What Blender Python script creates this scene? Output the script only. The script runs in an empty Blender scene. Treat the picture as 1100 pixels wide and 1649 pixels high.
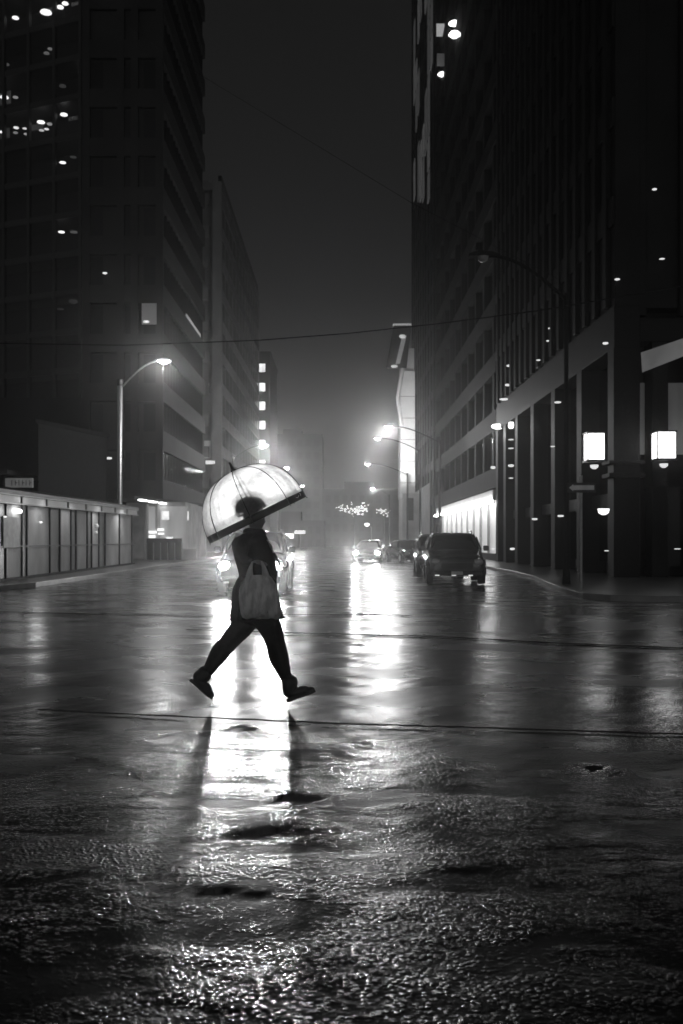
import bpy, bmesh, math, random
import numpy as np
from mathutils import Vector, Matrix, Euler
R = math.radians
random.seed(7); np.random.seed(7)
SC = bpy.context.scene; COL = SC.collection

# ------------------------------------------------------------------ camera, world, exposure
F = 35.0 / 36.0 * 1649.0          # focal length in photo pixels
HZ, X0, EYE = 870.0, 550.0, 1.4   # horizon row, vanishing column, eye height
cam_d = bpy.data.cameras.new('camera'); cam = bpy.data.objects.new('camera', cam_d); COL.objects.link(cam)
cam.location = (0, 0, EYE); cam.rotation_euler = (R(90), 0, 0)
cam_d.sensor_fit = 'VERTICAL'; cam_d.sensor_height = 36; cam_d.lens = 35; cam_d.shift_y = 45.5 / 1649
cam_d.clip_start = 0.1; cam_d.clip_end = 3000
cam_d.dof.use_dof = True; cam_d.dof.focus_distance = 8.6; cam_d.dof.aperture_fstop = 3.2
SC.camera = cam
world = bpy.data.worlds.new('World'); SC.world = world; world.use_nodes = True
wn = world.node_tree.nodes; wl = world.node_tree.links
sky = wn.new('ShaderNodeTexSky'); sky.sky_type = 'NISHITA'; sky.sun_disc = False
sky.sun_elevation = R(3); sky.sun_rotation = R(180)
bw = wn.new('ShaderNodeRGBToBW'); bg = wn['Background']
wl.new(sky.outputs[0], bw.inputs[0])
# city glow on the low cloud: the night sky is brighter towards the horizon
wtc = wn.new('ShaderNodeTexCoord'); wsx = wn.new('ShaderNodeSeparateXYZ'); wl.new(wtc.outputs['Generated'], wsx.inputs[0])
wr = wn.new('ShaderNodeValToRGB'); wl.new(wsx.outputs[2], wr.inputs[0])
for k, (pos, v) in enumerate([(0.0, .032), (.08, .031), (.17, .023), (.33, .014), (.6, .008), (1.0, .003)]):
    e_ = wr.color_ramp.elements[k] if k < 2 else wr.color_ramp.elements.new(pos)
    e_.position = pos; e_.color = (v, v, v, 1)
wm = wn.new('ShaderNodeMath'); wm.operation = 'MULTIPLY'; wm.inputs[1].default_value = .0012; wl.new(bw.outputs[0], wm.inputs[0])
wa = wn.new('ShaderNodeMath'); wa.operation = 'ADD'; wl.new(wm.outputs[0], wa.inputs[0]); wl.new(wr.outputs[0], wa.inputs[1])
# added fill glow low in the sky behind the camera (south), brightens the bag and car fronts
def wmath(op, a, b):
    q = wn.new('ShaderNodeMath'); q.operation = op; q.use_clamp = op != 'MULTIPLY'
    for i_, v_ in enumerate((a, b)):
        if isinstance(v_, (int, float)): q.inputs[i_].default_value = v_
        else: wl.new(v_, q.inputs[i_])
    return q.outputs[0]
rear_fill = wmath('POWER', wmath('MULTIPLY', wsx.outputs[1], -1.0), 1.6)
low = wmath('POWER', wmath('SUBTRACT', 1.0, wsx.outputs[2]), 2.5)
glow = wmath('MULTIPLY', wmath('MULTIPLY', rear_fill, low), .62)
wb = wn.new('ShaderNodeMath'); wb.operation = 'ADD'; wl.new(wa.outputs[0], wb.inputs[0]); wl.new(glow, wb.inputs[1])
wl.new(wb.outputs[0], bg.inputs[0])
SKY = 1.0
bg.inputs[1].default_value = SKY
SC.view_settings.view_transform = 'Standard'; SC.view_settings.look = 'None'
SC.view_settings.exposure = -0.35; SC.view_settings.gamma = 1.0
SC.render.engine = 'CYCLES'
cy = SC.cycles
cy.use_denoising = True; cy.denoiser = 'OPENIMAGEDENOISE'
cy.max_bounces = 6; cy.diffuse_bounces = 2; cy.glossy_bounces = 3; cy.transmission_bounces = 4
cy.volume_bounces = 0; cy.transparent_max_bounces = 12
cy.sample_clamp_indirect = 4.0; cy.sample_clamp_direct = 0; cy.caustics_reflective = False; cy.caustics_refractive = False
cy.use_light_tree = True

def px(x, y, D):                   # a photo pixel at distance D, in world metres
    return Vector(((x - X0) / F * D, D, EYE + (HZ - y) / F * D))
def gr(x, y):                      # the ground point under a photo pixel
    D = EYE * F / (y - HZ); return Vector(((x - X0) / F * D, D, 0))

# ------------------------------------------------------------------ materials (all grey: the photograph is black and white)
M = {}
def mat(name, g=0.2, rough=0.6, metal=0.0, var=0.25, scale=3.0, bump=0.0, bscale=30.0, emit=0.0, spec=0.5, stretch=None):
    if name in M: return M[name]
    m = bpy.data.materials.new(name); m.use_nodes = True; M[name] = m
    nt = m.node_tree; n = nt.nodes; l = nt.links; p = n['Principled BSDF']
    p.inputs['Roughness'].default_value = rough; p.inputs['Metallic'].default_value = metal
    p.inputs['Specular IOR Level'].default_value = spec
    tc = n.new('ShaderNodeTexCoord'); mp = n.new('ShaderNodeMapping'); l.new(tc.outputs['Object'], mp.inputs[0])
    if stretch: mp.inputs['Scale'].default_value = stretch
    ns = n.new('ShaderNodeTexNoise'); ns.inputs['Scale'].default_value = scale; ns.inputs['Detail'].default_value = 5
    l.new(mp.outputs[0], ns.inputs[0])
    cr = n.new('ShaderNodeMapRange'); l.new(ns.outputs[0], cr.inputs[0])
    cr.inputs[1].default_value = 0.3; cr.inputs[2].default_value = 0.7
    cr.inputs[3].default_value = g * (1 - var); cr.inputs[4].default_value = g * (1 + var)
    cb = n.new('ShaderNodeCombineColor')
    for i in range(3): l.new(cr.outputs[0], cb.inputs[i])
    l.new(cb.outputs[0], p.inputs['Base Color'])
    if bump:
        b = n.new('ShaderNodeBump'); b.inputs['Strength'].default_value = bump; b.inputs['Distance'].default_value = 0.02
        n2 = n.new('ShaderNodeTexNoise'); n2.inputs['Scale'].default_value = bscale; n2.inputs['Detail'].default_value = 4
        l.new(mp.outputs[0], n2.inputs[0]); l.new(n2.outputs[0], b.inputs['Height']); l.new(b.outputs[0], p.inputs['Normal'])
    if emit:
        p.inputs['Emission Color'].default_value = (1, 1, 1, 1); p.inputs['Emission Strength'].default_value = emit
    return m
def emat(name, s, var=0.0, scale=1.0, stretch=(1, 1, 1)):
    """a lit surface: lamp glass or the inside of a lit room seen through its window"""
    if name in M: return M[name]
    m = bpy.data.materials.new(name); m.use_nodes = True; M[name] = m
    n = m.node_tree.nodes; l = m.node_tree.links; p = n['Principled BSDF']
    p.inputs['Base Color'].default_value = (.5, .5, .5, 1); p.inputs['Emission Color'].default_value = (1, 1, 1, 1)
    p.inputs['Roughness'].default_value = .4
    p.inputs['Emission Strength'].default_value = s
    if var:
        tc = n.new('ShaderNodeTexCoord'); mp = n.new('ShaderNodeMapping'); mp.inputs['Scale'].default_value = stretch
        ns = n.new('ShaderNodeTexNoise'); ns.inputs['Scale'].default_value = scale; ns.inputs['Detail'].default_value = 3
        cr = n.new('ShaderNodeMapRange'); cr.inputs[1].default_value = .35; cr.inputs[2].default_value = .65
        cr.inputs[3].default_value = s * (1 - var); cr.inputs[4].default_value = s * (1 + var)
        l.new(tc.outputs['Object'], mp.inputs[0]); l.new(mp.outputs[0], ns.inputs[0]); l.new(ns.outputs[0], cr.inputs[0])
        l.new(cr.outputs[0], p.inputs['Emission Strength'])
    return m
def glassy(name, tr=0.6, g=0.8, rough=0.15, transl=0.0):
    """thin sheet: partly see-through, partly translucent, glossy"""
    if name in M: return M[name]
    m = bpy.data.materials.new(name); m.use_nodes = True; M[name] = m
    n = m.node_tree.nodes; l = m.node_tree.links; p = n['Principled BSDF']
    p.inputs['Base Color'].default_value = (g, g, g, 1); p.inputs['Roughness'].default_value = rough
    t = n.new('ShaderNodeBsdfTransparent'); mx = n.new('ShaderNodeMixShader'); mx.inputs[0].default_value = tr
    out = n['Material Output']; src = p.outputs[0]
    if transl:
        tl = n.new('ShaderNodeBsdfTranslucent'); tl.inputs[0].default_value = (g, g, g, 1)
        m2 = n.new('ShaderNodeMixShader'); m2.inputs[0].default_value = transl
        l.new(p.outputs[0], m2.inputs[1]); l.new(tl.outputs[0], m2.inputs[2]); src = m2.outputs[0]
    l.new(src, mx.inputs[1]); l.new(t.outputs[0], mx.inputs[2]); l.new(mx.outputs[0], out.inputs[0])
    return m

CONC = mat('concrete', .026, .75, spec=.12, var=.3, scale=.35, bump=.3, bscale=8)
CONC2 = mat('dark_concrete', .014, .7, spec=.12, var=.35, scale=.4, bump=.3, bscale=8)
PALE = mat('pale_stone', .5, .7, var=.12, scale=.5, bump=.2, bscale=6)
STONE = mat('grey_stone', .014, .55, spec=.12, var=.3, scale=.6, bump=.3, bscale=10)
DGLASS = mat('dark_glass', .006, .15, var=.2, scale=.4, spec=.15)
BLACK = mat('black_metal', .02, .35, .3)
STEEL = mat('galvanised_steel', .35, .4, .8, var=.15, scale=8)
PAINT = mat('dark_car_paint', .035, .10, .2, var=.1, spec=1.0)
WPAINT = mat('silver_car_paint', .5, .15, .2, var=.05, spec=.8)
RUBBER = mat('tyre_rubber', .015, .7)
CHROME = mat('chrome', .7, .15, 1, var=.05)
WALK = mat('wet_paving', .09, .28, var=.4, scale=1.2, bump=.25, bscale=14)
KERB = mat('kerb_stone', .25, .3, var=.25, scale=2, bump=.25, bscale=20)
LAMP = emat('lamp_glass', 60)
CEIL = emat('ceiling_tube', 6)
WINLIT = emat('lit_window', 1.6, .45, 1.2, (1, 1, .6))
WINDIM = emat('dim_window', .035, .8, .6, (3, 3, .3))

# ------------------------------------------------------------------ mesh helpers
def link(name, me, m=None, parent=None):
    o = bpy.data.objects.new(name, me); COL.objects.link(o)
    if m is not None: me.materials.append(m)
    if parent is not None: o.parent = parent
    return o
def tag(o, label=None, cat=None, group=None, kind=None):
    if label: o['label'] = label
    if cat: o['category'] = cat
    if group: o['group'] = group
    if kind: o['kind'] = kind
    return o
def empty(name, loc, label, cat, group=None, rz=0):
    o = bpy.data.objects.new(name, None); COL.objects.link(o); o.location = loc; o.rotation_euler = (0, 0, rz)
    o.empty_display_size = .3
    return tag(o, label, cat, group)
class MB:
    def __init__(s): s.bm = bmesh.new()
    def box(s, a, b, rot=None):
        x0, x1 = sorted((a[0], b[0])); y0, y1 = sorted((a[1], b[1])); z0, z1 = sorted((a[2], b[2]))
        vs = [s.bm.verts.new(p) for p in ((x0,y0,z0),(x1,y0,z0),(x1,y1,z0),(x0,y1,z0),(x0,y0,z1),(x1,y0,z1),(x1,y1,z1),(x0,y1,z1))]
        for f in ((0,3,2,1),(4,5,6,7),(0,1,5,4),(1,2,6,5),(2,3,7,6),(3,0,4,7)): s.bm.faces.new([vs[i] for i in f])
        if rot is not None: bmesh.ops.transform(s.bm, matrix=rot, verts=vs)
        return s
    def tube(s, pts, r, n=8, cap=True):
        pts = [Vector(p) for p in pts]; rs = r if isinstance(r, (list, tuple)) else [r] * len(pts)
        rings = []; up = Vector((0.01, 0.02, 1))
        for i, p in enumerate(pts):
            d = (pts[min(i + 1, len(pts) - 1)] - pts[max(i - 1, 0)]).normalized()
            u = up if abs(d.dot(up)) < .9 else Vector((0, 1, 0.01))
            a = d.cross(u).normalized(); b = d.cross(a).normalized()
            rings.append([s.bm.verts.new(p + (a * math.cos(t) + b * math.sin(t)) * rs[i]) for t in [2 * math.pi * k / n for k in range(n)]])
        for i in range(len(rings) - 1):
            for k in range(n): s.bm.faces.new((rings[i][k], rings[i][(k + 1) % n], rings[i + 1][(k + 1) % n], rings[i + 1][k]))
        if cap:
            s.bm.faces.new(rings[0][::-1]); s.bm.faces.new(rings[-1])
        return s
    def prism(s, pts, z0, z1):
        a = [s.bm.verts.new((p[0], p[1], z0)) for p in pts]; b = [s.bm.verts.new((p[0], p[1], z1)) for p in pts]
        s.bm.faces.new(a[::-1]); s.bm.faces.new(b); n = len(pts)
        for i in range(n): s.bm.faces.new((a[i], a[(i + 1) % n], b[(i + 1) % n], b[i]))
        return s
    def lathe(s, prof, n=24, mtx=None):
        rings = [[s.bm.verts.new((r * math.cos(2 * math.pi * k / n), r * math.sin(2 * math.pi * k / n), z)) for k in range(n)] for r, z in prof]
        for i in range(len(rings) - 1):
            for k in range(n): s.bm.faces.new((rings[i][k], rings[i][(k + 1) % n], rings[i + 1][(k + 1) % n], rings[i + 1][k]))
        s.bm.faces.new(rings[0][::-1]); s.bm.faces.new(rings[-1])
        if mtx is not None: bmesh.ops.transform(s.bm, matrix=mtx, verts=[v for r in rings for v in r])
        return s
    def loft(s, rings, cap=True):
        rr = [[s.bm.verts.new(p) for p in ring] for ring in rings]; n = len(rr[0])
        for i in range(len(rr) - 1):
            for k in range(n): s.bm.faces.new((rr[i][k], rr[i][(k + 1) % n], rr[i + 1][(k + 1) % n], rr[i + 1][k]))
        if cap: s.bm.faces.new(rr[0][::-1]); s.bm.faces.new(rr[-1])
        return s
    def quad(s, pts):
        s.bm.faces.new([s.bm.verts.new(p) for p in pts]); return s
    def build(s, name, m=None, parent=None, smooth=False, sub=0, bevel=0):
        bmesh.ops.recalc_face_normals(s.bm, faces=s.bm.faces)
        me = bpy.data.meshes.new(name); s.bm.to_mesh(me); s.bm.free()
        if smooth: me.polygons.foreach_set('use_smooth', [True] * len(me.polygons))
        o = link(name, me, m, parent)
        if bevel:
            b = o.modifiers.new('b', 'BEVEL'); b.width = bevel; b.segments = 2; b.limit_method = 'ANGLE'
        if sub:
            b = o.modifiers.new('s', 'SUBSURF'); b.levels = b.render_levels = sub
        return o
def copy_tree(o, parent=None):
    c = o.copy(); COL.objects.link(c)
    if parent is not None: c.parent = parent
    for ch in list(o.children): copy_tree(ch, c)
    return c
def lamp(name, loc, power, radius=.1, parent=None, spot=None, blend=.6, aim=None):
    ld = bpy.data.lights.new(name, 'SPOT' if spot else 'POINT'); ld.energy = power; ld.shadow_soft_size = radius
    if spot: ld.spot_size = R(spot); ld.spot_blend = blend
    o = bpy.data.objects.new(name, ld); COL.objects.link(o)
    if parent is not None: o.parent = parent
    o.location = loc
    if aim is not None: o.rotation_euler = Vector(aim).to_track_quat('-Z', 'Y').to_euler()
    return o

# ------------------------------------------------------------------ the road
def road_material():
    m = bpy.data.materials.new('wet_asphalt'); m.use_nodes = True
    n = m.node_tree.nodes; l = m.node_tree.links; p = n['Principled BSDF']
    tc = n.new('ShaderNodeTexCoord'); at = n.new('ShaderNodeAttribute'); at.attribute_name = 'puddle'
    def noise(sc, det=3, stretch=None, dist=0):
        t = n.new('ShaderNodeTexNoise'); t.inputs['Scale'].default_value = sc; t.inputs['Detail'].default_value = det
        t.inputs['Distortion'].default_value = dist
        if stretch:
            mp = n.new('ShaderNodeMapping'); mp.inputs['Scale'].default_value = stretch
            l.new(tc.outputs['Object'], mp.inputs[0]); l.new(mp.outputs[0], t.inputs[0])
        else: l.new(tc.outputs['Object'], t.inputs[0])
        return t.outputs[0]
    def mr(s, a, b, c, d):
        r = n.new('ShaderNodeMapRange'); l.new(s, r.inputs[0])
        for i, v in enumerate((a, b, c, d)): r.inputs[i + 1].default_value = v
        return r.outputs[0]
    def mth(op, a, b):
        r = n.new('ShaderNodeMath'); r.operation = op
        for i, v in enumerate((a, b)):
            if isinstance(v, (int, float)): r.inputs[i].default_value = v
            else: l.new(v, r.inputs[i])
        return r.outputs[0]
    dry = mth('SUBTRACT', 1.0, at.outputs['Fac'])
    big = noise(.55, 5, (1, 1.6, 1))                       # metre-sized patches, wetter and drier
    patch = mr(big, .42, .60, 0, 1)
    rough = mr(patch, 0, 1, .19, .31)
    rough = mth('ADD', mth('MULTIPLY', rough, dry), mth('MULTIPLY', at.outputs['Fac'], .03))
    l.new(rough, p.inputs['Roughness'])
    vor = n.new('ShaderNodeTexVoronoi'); vor.feature = 'SMOOTH_F1'; vor.inputs['Scale'].default_value = 48
    l.new(tc.outputs['Object'], vor.inputs[0]); vor.inputs['Scale'].default_value = 75
    sx = n.new('ShaderNodeSeparateXYZ'); l.new(tc.outputs['Object'], sx.inputs[0])
    yy = mth('ADD', sx.outputs[1], mth('MULTIPLY', noise(.9, 4), 2.2))
    near = mr(yy, 7.9, 9.4, 1, 0)                          # coarse asphalt this side of the rails, smooth concrete beyond
    amp = mth('ADD', mth('MULTIPLY', near, mr(noise(1.15, 7, (1, 1.9, 1), .5), .42, .60, .05, 1.3)), .13)
    vor.feature = 'F1'; vor.inputs['Scale'].default_value = 46
    dd = mth('MULTIPLY', vor.outputs['Distance'], 1.9); dm = n.new('ShaderNodeMath'); dm.operation = 'SUBTRACT'; dm.use_clamp = True
    dm.inputs[0].default_value = 1.0; l.new(mth('MULTIPLY', dd, dd), dm.inputs[1])      # rounded stones standing out of the water film
    stone = mth('MULTIPLY', dm.outputs[0], mr(noise(21, 2), .35, .65, .0004, .0058))
    h = mth('ADD', stone, mth('MULTIPLY', noise(60, 6), .0016))
    h = mth('ADD', h, mth('MULTIPLY', noise(9, 4, (1, 1.4, 1)), .006))
    h = mth('MULTIPLY', h, amp)
    h = mth('ADD', h, mth('MULTIPLY', noise(1.6, 4, (1, 1.2, 1), .6), .005))
    b = n.new('ShaderNodeBump'); b.inputs['Distance'].default_value = 1.0
    l.new(mth('MULTIPLY', dry, .85), b.inputs['Strength']); l.new(h, b.inputs['Height']); l.new(b.outputs[0], p.inputs['Normal'])
    col = mth('MULTIPLY', mr(noise(60, 4),   .3, .7, .012, .035), mr(patch, 0, 1, .7, 1.2))
    cb = n.new('ShaderNodeCombineColor')
    for i in range(3): l.new(col, cb.inputs[i])
    l.new(cb.outputs[0], p.inputs['Base Color'])
    p.inputs['IOR'].default_value = 1.38
    return m
puds = [(385,1170,40,6),(462,1280,58,13),(428,1335,112,13),(585,1195,36,6),(960,1237,46,14),(370,1432,85,12),
        (740,1398,50,7),(575,988,62,3),(582,1037,26,3)]
def grid_axis(lo, hi, flo, fhi, step):
    fine = list(np.arange(flo, fhi, step)); out = []; v = fhi; d = step
    while v < hi: out.append(v); d *= 1.35; v += d
    out.append(hi); neg = []; v = flo - step; d = step
    while v > lo: neg.append(v); d *= 1.35; v -= d
    neg.append(lo)
    return np.array(neg[::-1] + fine + out)
gx = grid_axis(-380, 380, -5.5, 8.5, .045); gy = grid_axis(-60, 480, 2.0, 19.0, .055)
XX, YY = np.meshgrid(gx, gy)
wob = lambda X, Y, s, k: np.sin(X * s + k) * np.cos(Y * s * 1.3 + 2 * k) + .6 * np.sin(X * s * 2.3 - Y * s * 1.7 + k * 3) + .4 * np.sin(X * s * 5.1 + Y * s * 4.3 + k) + .3 * np.cos(X * s * 9.7 - Y * s * 8.1)
pud = np.zeros_like(XX)
for k, (a, b_, hw, hh) in enumerate(puds):
    c = gr(a, b_); D = c.y; rx = hw / F * D; ry = hh * D * D / (EYE * F)
    q = ((XX - c.x) / rx) ** 2 + ((YY - c.y) / ry) ** 2 + .42 * wob(XX, YY, 2.6 / max(rx, .2), k)
    pud = np.maximum(pud, np.clip((1.3 - q) / 1.2, 0, 1) ** 1.5)
ZZ = (.002 * np.sin(XX * 1.1 + .6 * np.sin(YY * .8)) * np.cos(YY * .9) + .002 * wob(XX, YY, 2.2, 1)) * (np.abs(XX) < 12) * (YY < 22) * (YY > 0) * (1 - pud) - .012
V = np.stack([XX.ravel(), YY.ravel(), ZZ.ravel()], 1); nx, ny = len(gx), len(gy)
i0 = (np.arange(ny - 1)[:, None] * nx + np.arange(nx - 1)[None, :]).ravel()
FA = np.stack([i0, i0 + 1, i0 + 1 + nx, i0 + nx], 1)
me = bpy.data.meshes.new('road'); me.from_pydata(V.tolist(), [], FA.tolist())
me.polygons.foreach_set('use_smooth', [True] * len(me.polygons))
att = me.attributes.new('puddle', 'FLOAT', 'POINT'); att.data.foreach_set('value', pud.ravel().astype(np.float32))
road = link('road', me, road_material()); tag(road, 'wet black asphalt roadway shining under street lamps', kind='structure')

# pavements with kerbs
def pavement(name, pts, kerb_pts, label):
    MB().prism(pts, -.05, .13).build(name, WALK); o = bpy.data.objects[name]; tag(o, label, kind='structure')
    b = MB(); kp = [Vector((p[0], p[1], 0)) for p in kerb_pts]
    L, Rr = [], []
    for i, p in enumerate(kp):
        d = (kp[min(i + 1, len(kp) - 1)] - kp[max(i - 1, 0)]).normalized(); nn = Vector((-d.y, d.x, 0))
        L.append(p + nn * .09); Rr.append(p - nn * .09)
    b.loft([[(Rr[i].x, Rr[i].y, -.05), (Rr[i].x, Rr[i].y, .134), (L[i].x, L[i].y, .134), (L[i].x, L[i].y, -.05)] for i in range(len(kp))])
    k = b.build(name.replace('pavement', 'kerb'), KERB, bevel=.02); tag(k, 'pale stone ' + label, kind='structure')
rk = [(60, 22.4), (20, 22.5), (9, 22.6), (7.2, 22.8), (6.3, 23.2), (5.9, 24.0), (5.95, 26), (6.3, 30), (6.9, 35), (7.2, 41), (7.25, 60), (7.25, 178)]
pavement('pavement_right', rk + [(60, 178)], rk, 'right hand pavement rounding the street corner')
lk = [(-9.3, 178), (-9.3, 60), (-9.2, 40), (-9.3, 30), (-9.7, 28), (-10.6, 27.2), (-12.5, 27), (-60, 27)]
pavement('pavement_left', lk + [(-60, 178)], lk, 'left hand pavement beside the glass shelter')

# tram rails crossing the street in the foreground: flangeway grooves in the asphalt
GROOVE = mat('rail_groove', .008, .9, spec=.05)
def groove(name, pts, w, label):
    v = [gr(*p) for p in pts]; b = MB(); fine = []
    for i in range(len(v) - 1):
        for t in range(12): fine.append(v[i].lerp(v[i + 1], t / 12))
    fine.append(v[-1]); rows = []
    for i, p in enumerate(fine):
        ww = w * (1 + .3 * math.sin(i * 1.7)); j = .012 * math.sin(i * 2.9)
        rows.append([b.bm.verts.new((p.x, p.y - ww + j, .0035)), b.bm.verts.new((p.x, p.y + ww + j, .0035))])
    for i in range(len(rows) - 1): b.bm.faces.new((rows[i][0], rows[i + 1][0], rows[i + 1][1], rows[i][1]))
    o = b.build(name, GROOVE); tag(o, label, kind='structure')
groove('tram_track_near', [(60, 1143), (150, 1148), (550, 1166), (760, 1172), (1250, 1188)], .032, 'near tram rail groove crossing in front of the walker')
groove('tram_track_middle', [(300, 1014), (455, 1019), (700, 1025), (900, 1036), (1250, 1050)], .08, 'tram rail groove behind the walker')
groove('tram_track_far', [(-100, 984), (120, 988), (330, 991), (460, 990), (640, 990), (660, 992)], .07, 'far tram rail groove running behind the walker')

# ------------------------------------------------------------------ buildings
def windows(parent, name, rects, m, group=None, depth=.06):
    """each window its own part; rects = list of (face, u0, u1, z0, z1, plane[, material])"""
    for r in rects:
        face, u0, u1, z0, z1, pl = r[:6]; mm = r[6] if len(r) > 6 else m
        b = MB()
        if face == 'front': b.box((u0, pl - depth, z0), (u1, pl, z1))
        elif face == 'right': b.box((pl, u0, z0), (pl + depth, u1, z1))     # faces +X
        else: b.box((pl - depth, u0, z0), (pl, u1, z1))                     # faces -X
        b.build(name, mm, parent)
def ceiling_lights(parent, items, m=CEIL, name='ceiling_light', size=(.5, .12)):
    for it in items:
        x, y, D, w, h = it; p = px(x, y, D); hw = w / F * D / 2; hh = h / F * D / 2
        b = MB(); b.lathe([(hw * .6, -hh), (hw, -hh * .3), (hw, hh * .5), (hw * .8, hh)], 12, Matrix.Translation(p))
        b.build(name, m, parent, smooth=True)

# A: tower at the left with strip windows down its street side
A = empty('office_tower', (-15, 68, 0), 'dark tower on the left with pale bands between strip windows above a lit corner shop', 'building')
ax0, ax1, ay0, ay1, atop = -17.7, -12.2, 68.0, 89.0, 64.0
sh = Matrix.Translation((15, -68, 0))
def part(b, name, m, parent, off, **k):
    bmesh.ops.translate(b.bm, verts=b.bm.verts, vec=-Vector(off)); o = b.build(name, m, parent, **k); return o
OFF = (-15, 68, 0)
b = MB(); b.box((ax0, ay0 + .3, 4.2), (ax1 - .3, ay1, atop)); b.box((ax0 - 14, ay0 + 6, 0), (ax0, ay1, 12))
zs = [4.2 + 3.35 * k for k in range(18)]
for z in zs:
    b.box((ax1 - .3, ay0 + .4, z + .0), (ax1, ay1, z + 1.35)); b.box((ax0, ay0, z), (ax1 + .003, ay0 + .4, z + 1.25))
for x in (ax0, ax0 + 2.35, ax0 + 3.3, ax1 - .5): b.box((x, ay0 - .03, 4.2), (x + .5, ay0 + .35, atop))
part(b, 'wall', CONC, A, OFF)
for i, z in enumerate(zs):
    b = MB(); b.box((ax1 - .3, ay0 + .45, z + 1.37), (ax1 - .22, ay1 - .1, z + 3.33))
    for y in np.arange(ay0 + 1, ay1, 1.2): b.box((ax1 - .25, y, z + 1.37), (ax1 - .12, y + .07, z + 3.33))
    part(b, 'window_band', DGLASS, A, OFF)
for z in zs[:9]:
    for x in (ax0 + .55, ax0 + 2.87, ax1 - 1.35):
        w = .8 if x < ax0 + 2 else (.4 if x < ax0 + 3 else .82)
        b = MB(); b.box((x, ay0 + .2, z + 1.3), (x + w, ay0 + .28, z + 3.2)); part(b, 'window', DGLASS, A, OFF)
def addlights(parent, off, items, m=None, name='ceiling_light'):
    for (x, y, D, w, h) in items:
        p = px(x, y, D) - Vector(off); hw = w / F * D / 2; hh = h / F * D / 2 * .7; hw *= .85
        MB().lathe([(hw * .6, -hh), (hw, -hh * .3), (hw, hh * .5), (hw * .8, hh)], 12, Matrix.Translation(p)).build(name, m or CEIL, parent, smooth=True)
addlights(A, OFF, [(175, 738, 68.1, 13, 4), (236, 519, 68.1, 14, 5), (169, 440, 68.1, 9, 3)], emat('weak_lamp', 1.2))
b = MB(); b.box((ax1 - .2, 79, 17.7), (ax1 - .1, 87, 19.4)); part(b, 'lit_window', emat('soft_window', .25, .5, 2, (1, 3, 1)), A, OFF)
b = MB(); b.box((px(228, 0, 67.9).x, 67.96, px(0, 522, 67.9).z), (px(252, 0, 67.9).x, 68.0, px(0, 488, 67.9).z)); part(b, 'lit_window', emat('faint_window', .02, .6, 1.5), A, OFF)

# corner shop at its foot
S = empty('corner_shop', (-13, 66, 0), 'brightly lit glazed corner shop with strip lights under its canopy below the left tower', 'shop')
so = (-13, 66, 0)
b = MB(); b.box((-14.6, 67.6, .13), (-10.6, 78, 4.0)); part(b, 'wall', mat('shop_wall', .35, .6, var=.3, scale=1.5), S, so)
c0 = px(234, 806, 63); 
b = MB(); b.prism([(-13.0, 62.5), (-10.2, 75.5), (-11.9, 77), (-14.9, 67.5)], 3.95, 4.18); part(b, 'canopy', CONC2, S, so, bevel=.03)
for (xa, ya, xb, yb) in [(243, 803, 256, 806), (258, 808, 272, 811), (274, 812, 288, 815), (296, 818, 310, 821), (228, 807, 240, 808)]:
    t = (xa - 228) / 82; D = 62 + 13 * t; p = px((xa + xb) / 2, 0, D)
    MB().box((-.3, -.8, 3.84), (.0, .8, 3.93)).build('strip_light', emat('strip_light', 5), S).location = (p.x - so[0], D - so[1], 0)
for x, D, h in ((-13.1, 66.8, 3.8), (-12.4, 67.2, 3.8), (-11.3, 70.2, 3.8), (-10.7, 74, 3.8)):
    b = MB(); b.tube([(x, D, .13), (x, D, h)], .16, 12); part(b, 'column', PALE, S, so)
for x0, x1, y0, y1, D in ((261, 272, 823, 837, 66.3), (287, 304, 823, 838, 67.5)):
    a, c = px(x0, y1, D), px(x1, y0, D); b = MB(); b.box((a.x, D - .04, a.z), (c.x, D + .04, c.z)); part(b, 'lit_sign', emat('lit_sign', 1.0, .3, 3), S, so)
for x0, x1, y0, y1 in ((238, 252, 855, 859), (240, 250, 862, 866), (254, 264, 851, 855), (255, 264, 858, 861), (268, 278, 865, 867)):
    a, c = px(x0, y1, 66.9), px(x1, y0, 66.9); b = MB(); b.box((a.x, 66.85, a.z), (c.x, 66.93, c.z)); part(b, 'display_light', emat('display_light', 1.8), S, so)
a, c = px(236, 864, 67), px(300, 812, 67); b = MB(); b.box((a.x, 67.4, .5), (c.x, 67.5, 3.7)); part(b, 'shop_window', emat('shop_glow', .16, .6, .9, (1.2, 1, .3)), S, so)
lamp('shop_light', (.2, 2.0, 3.5), 160, .3, S)
FN = empty('patio_fence', (-12.3, 62.8, .13), 'low dark solid barrier round the patio of the lit corner shop', 'fence')
b = MB(); a, c = px(236, 890, 62.8), px(293, 867, 62.8); b.box((a.x + 12.3, 0, .03), (c.x + 12.3, .05, c.z - .13)); b.build('panel', BLACK, FN)
for t in range(6):
    x = a.x + 12.3 + (c.x - a.x) * t / 5; MB().box((x - .03, -.05, 0), (x + .03, .1, 1.12)).build('post', STEEL, FN)
b = MB(); a = px(300, 888, 66); b.box((a.x - .25, 65.7, .13), (a.x + .7, 66.3, .78)); b.box((a.x - .29, 65.66, .78), (a.x + .74, 66.34, .84))
tag(b.build('utility_box', PALE, bevel=.03), 'small pale utility cabinet on the pavement beside the corner shop', 'cabinet')

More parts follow.
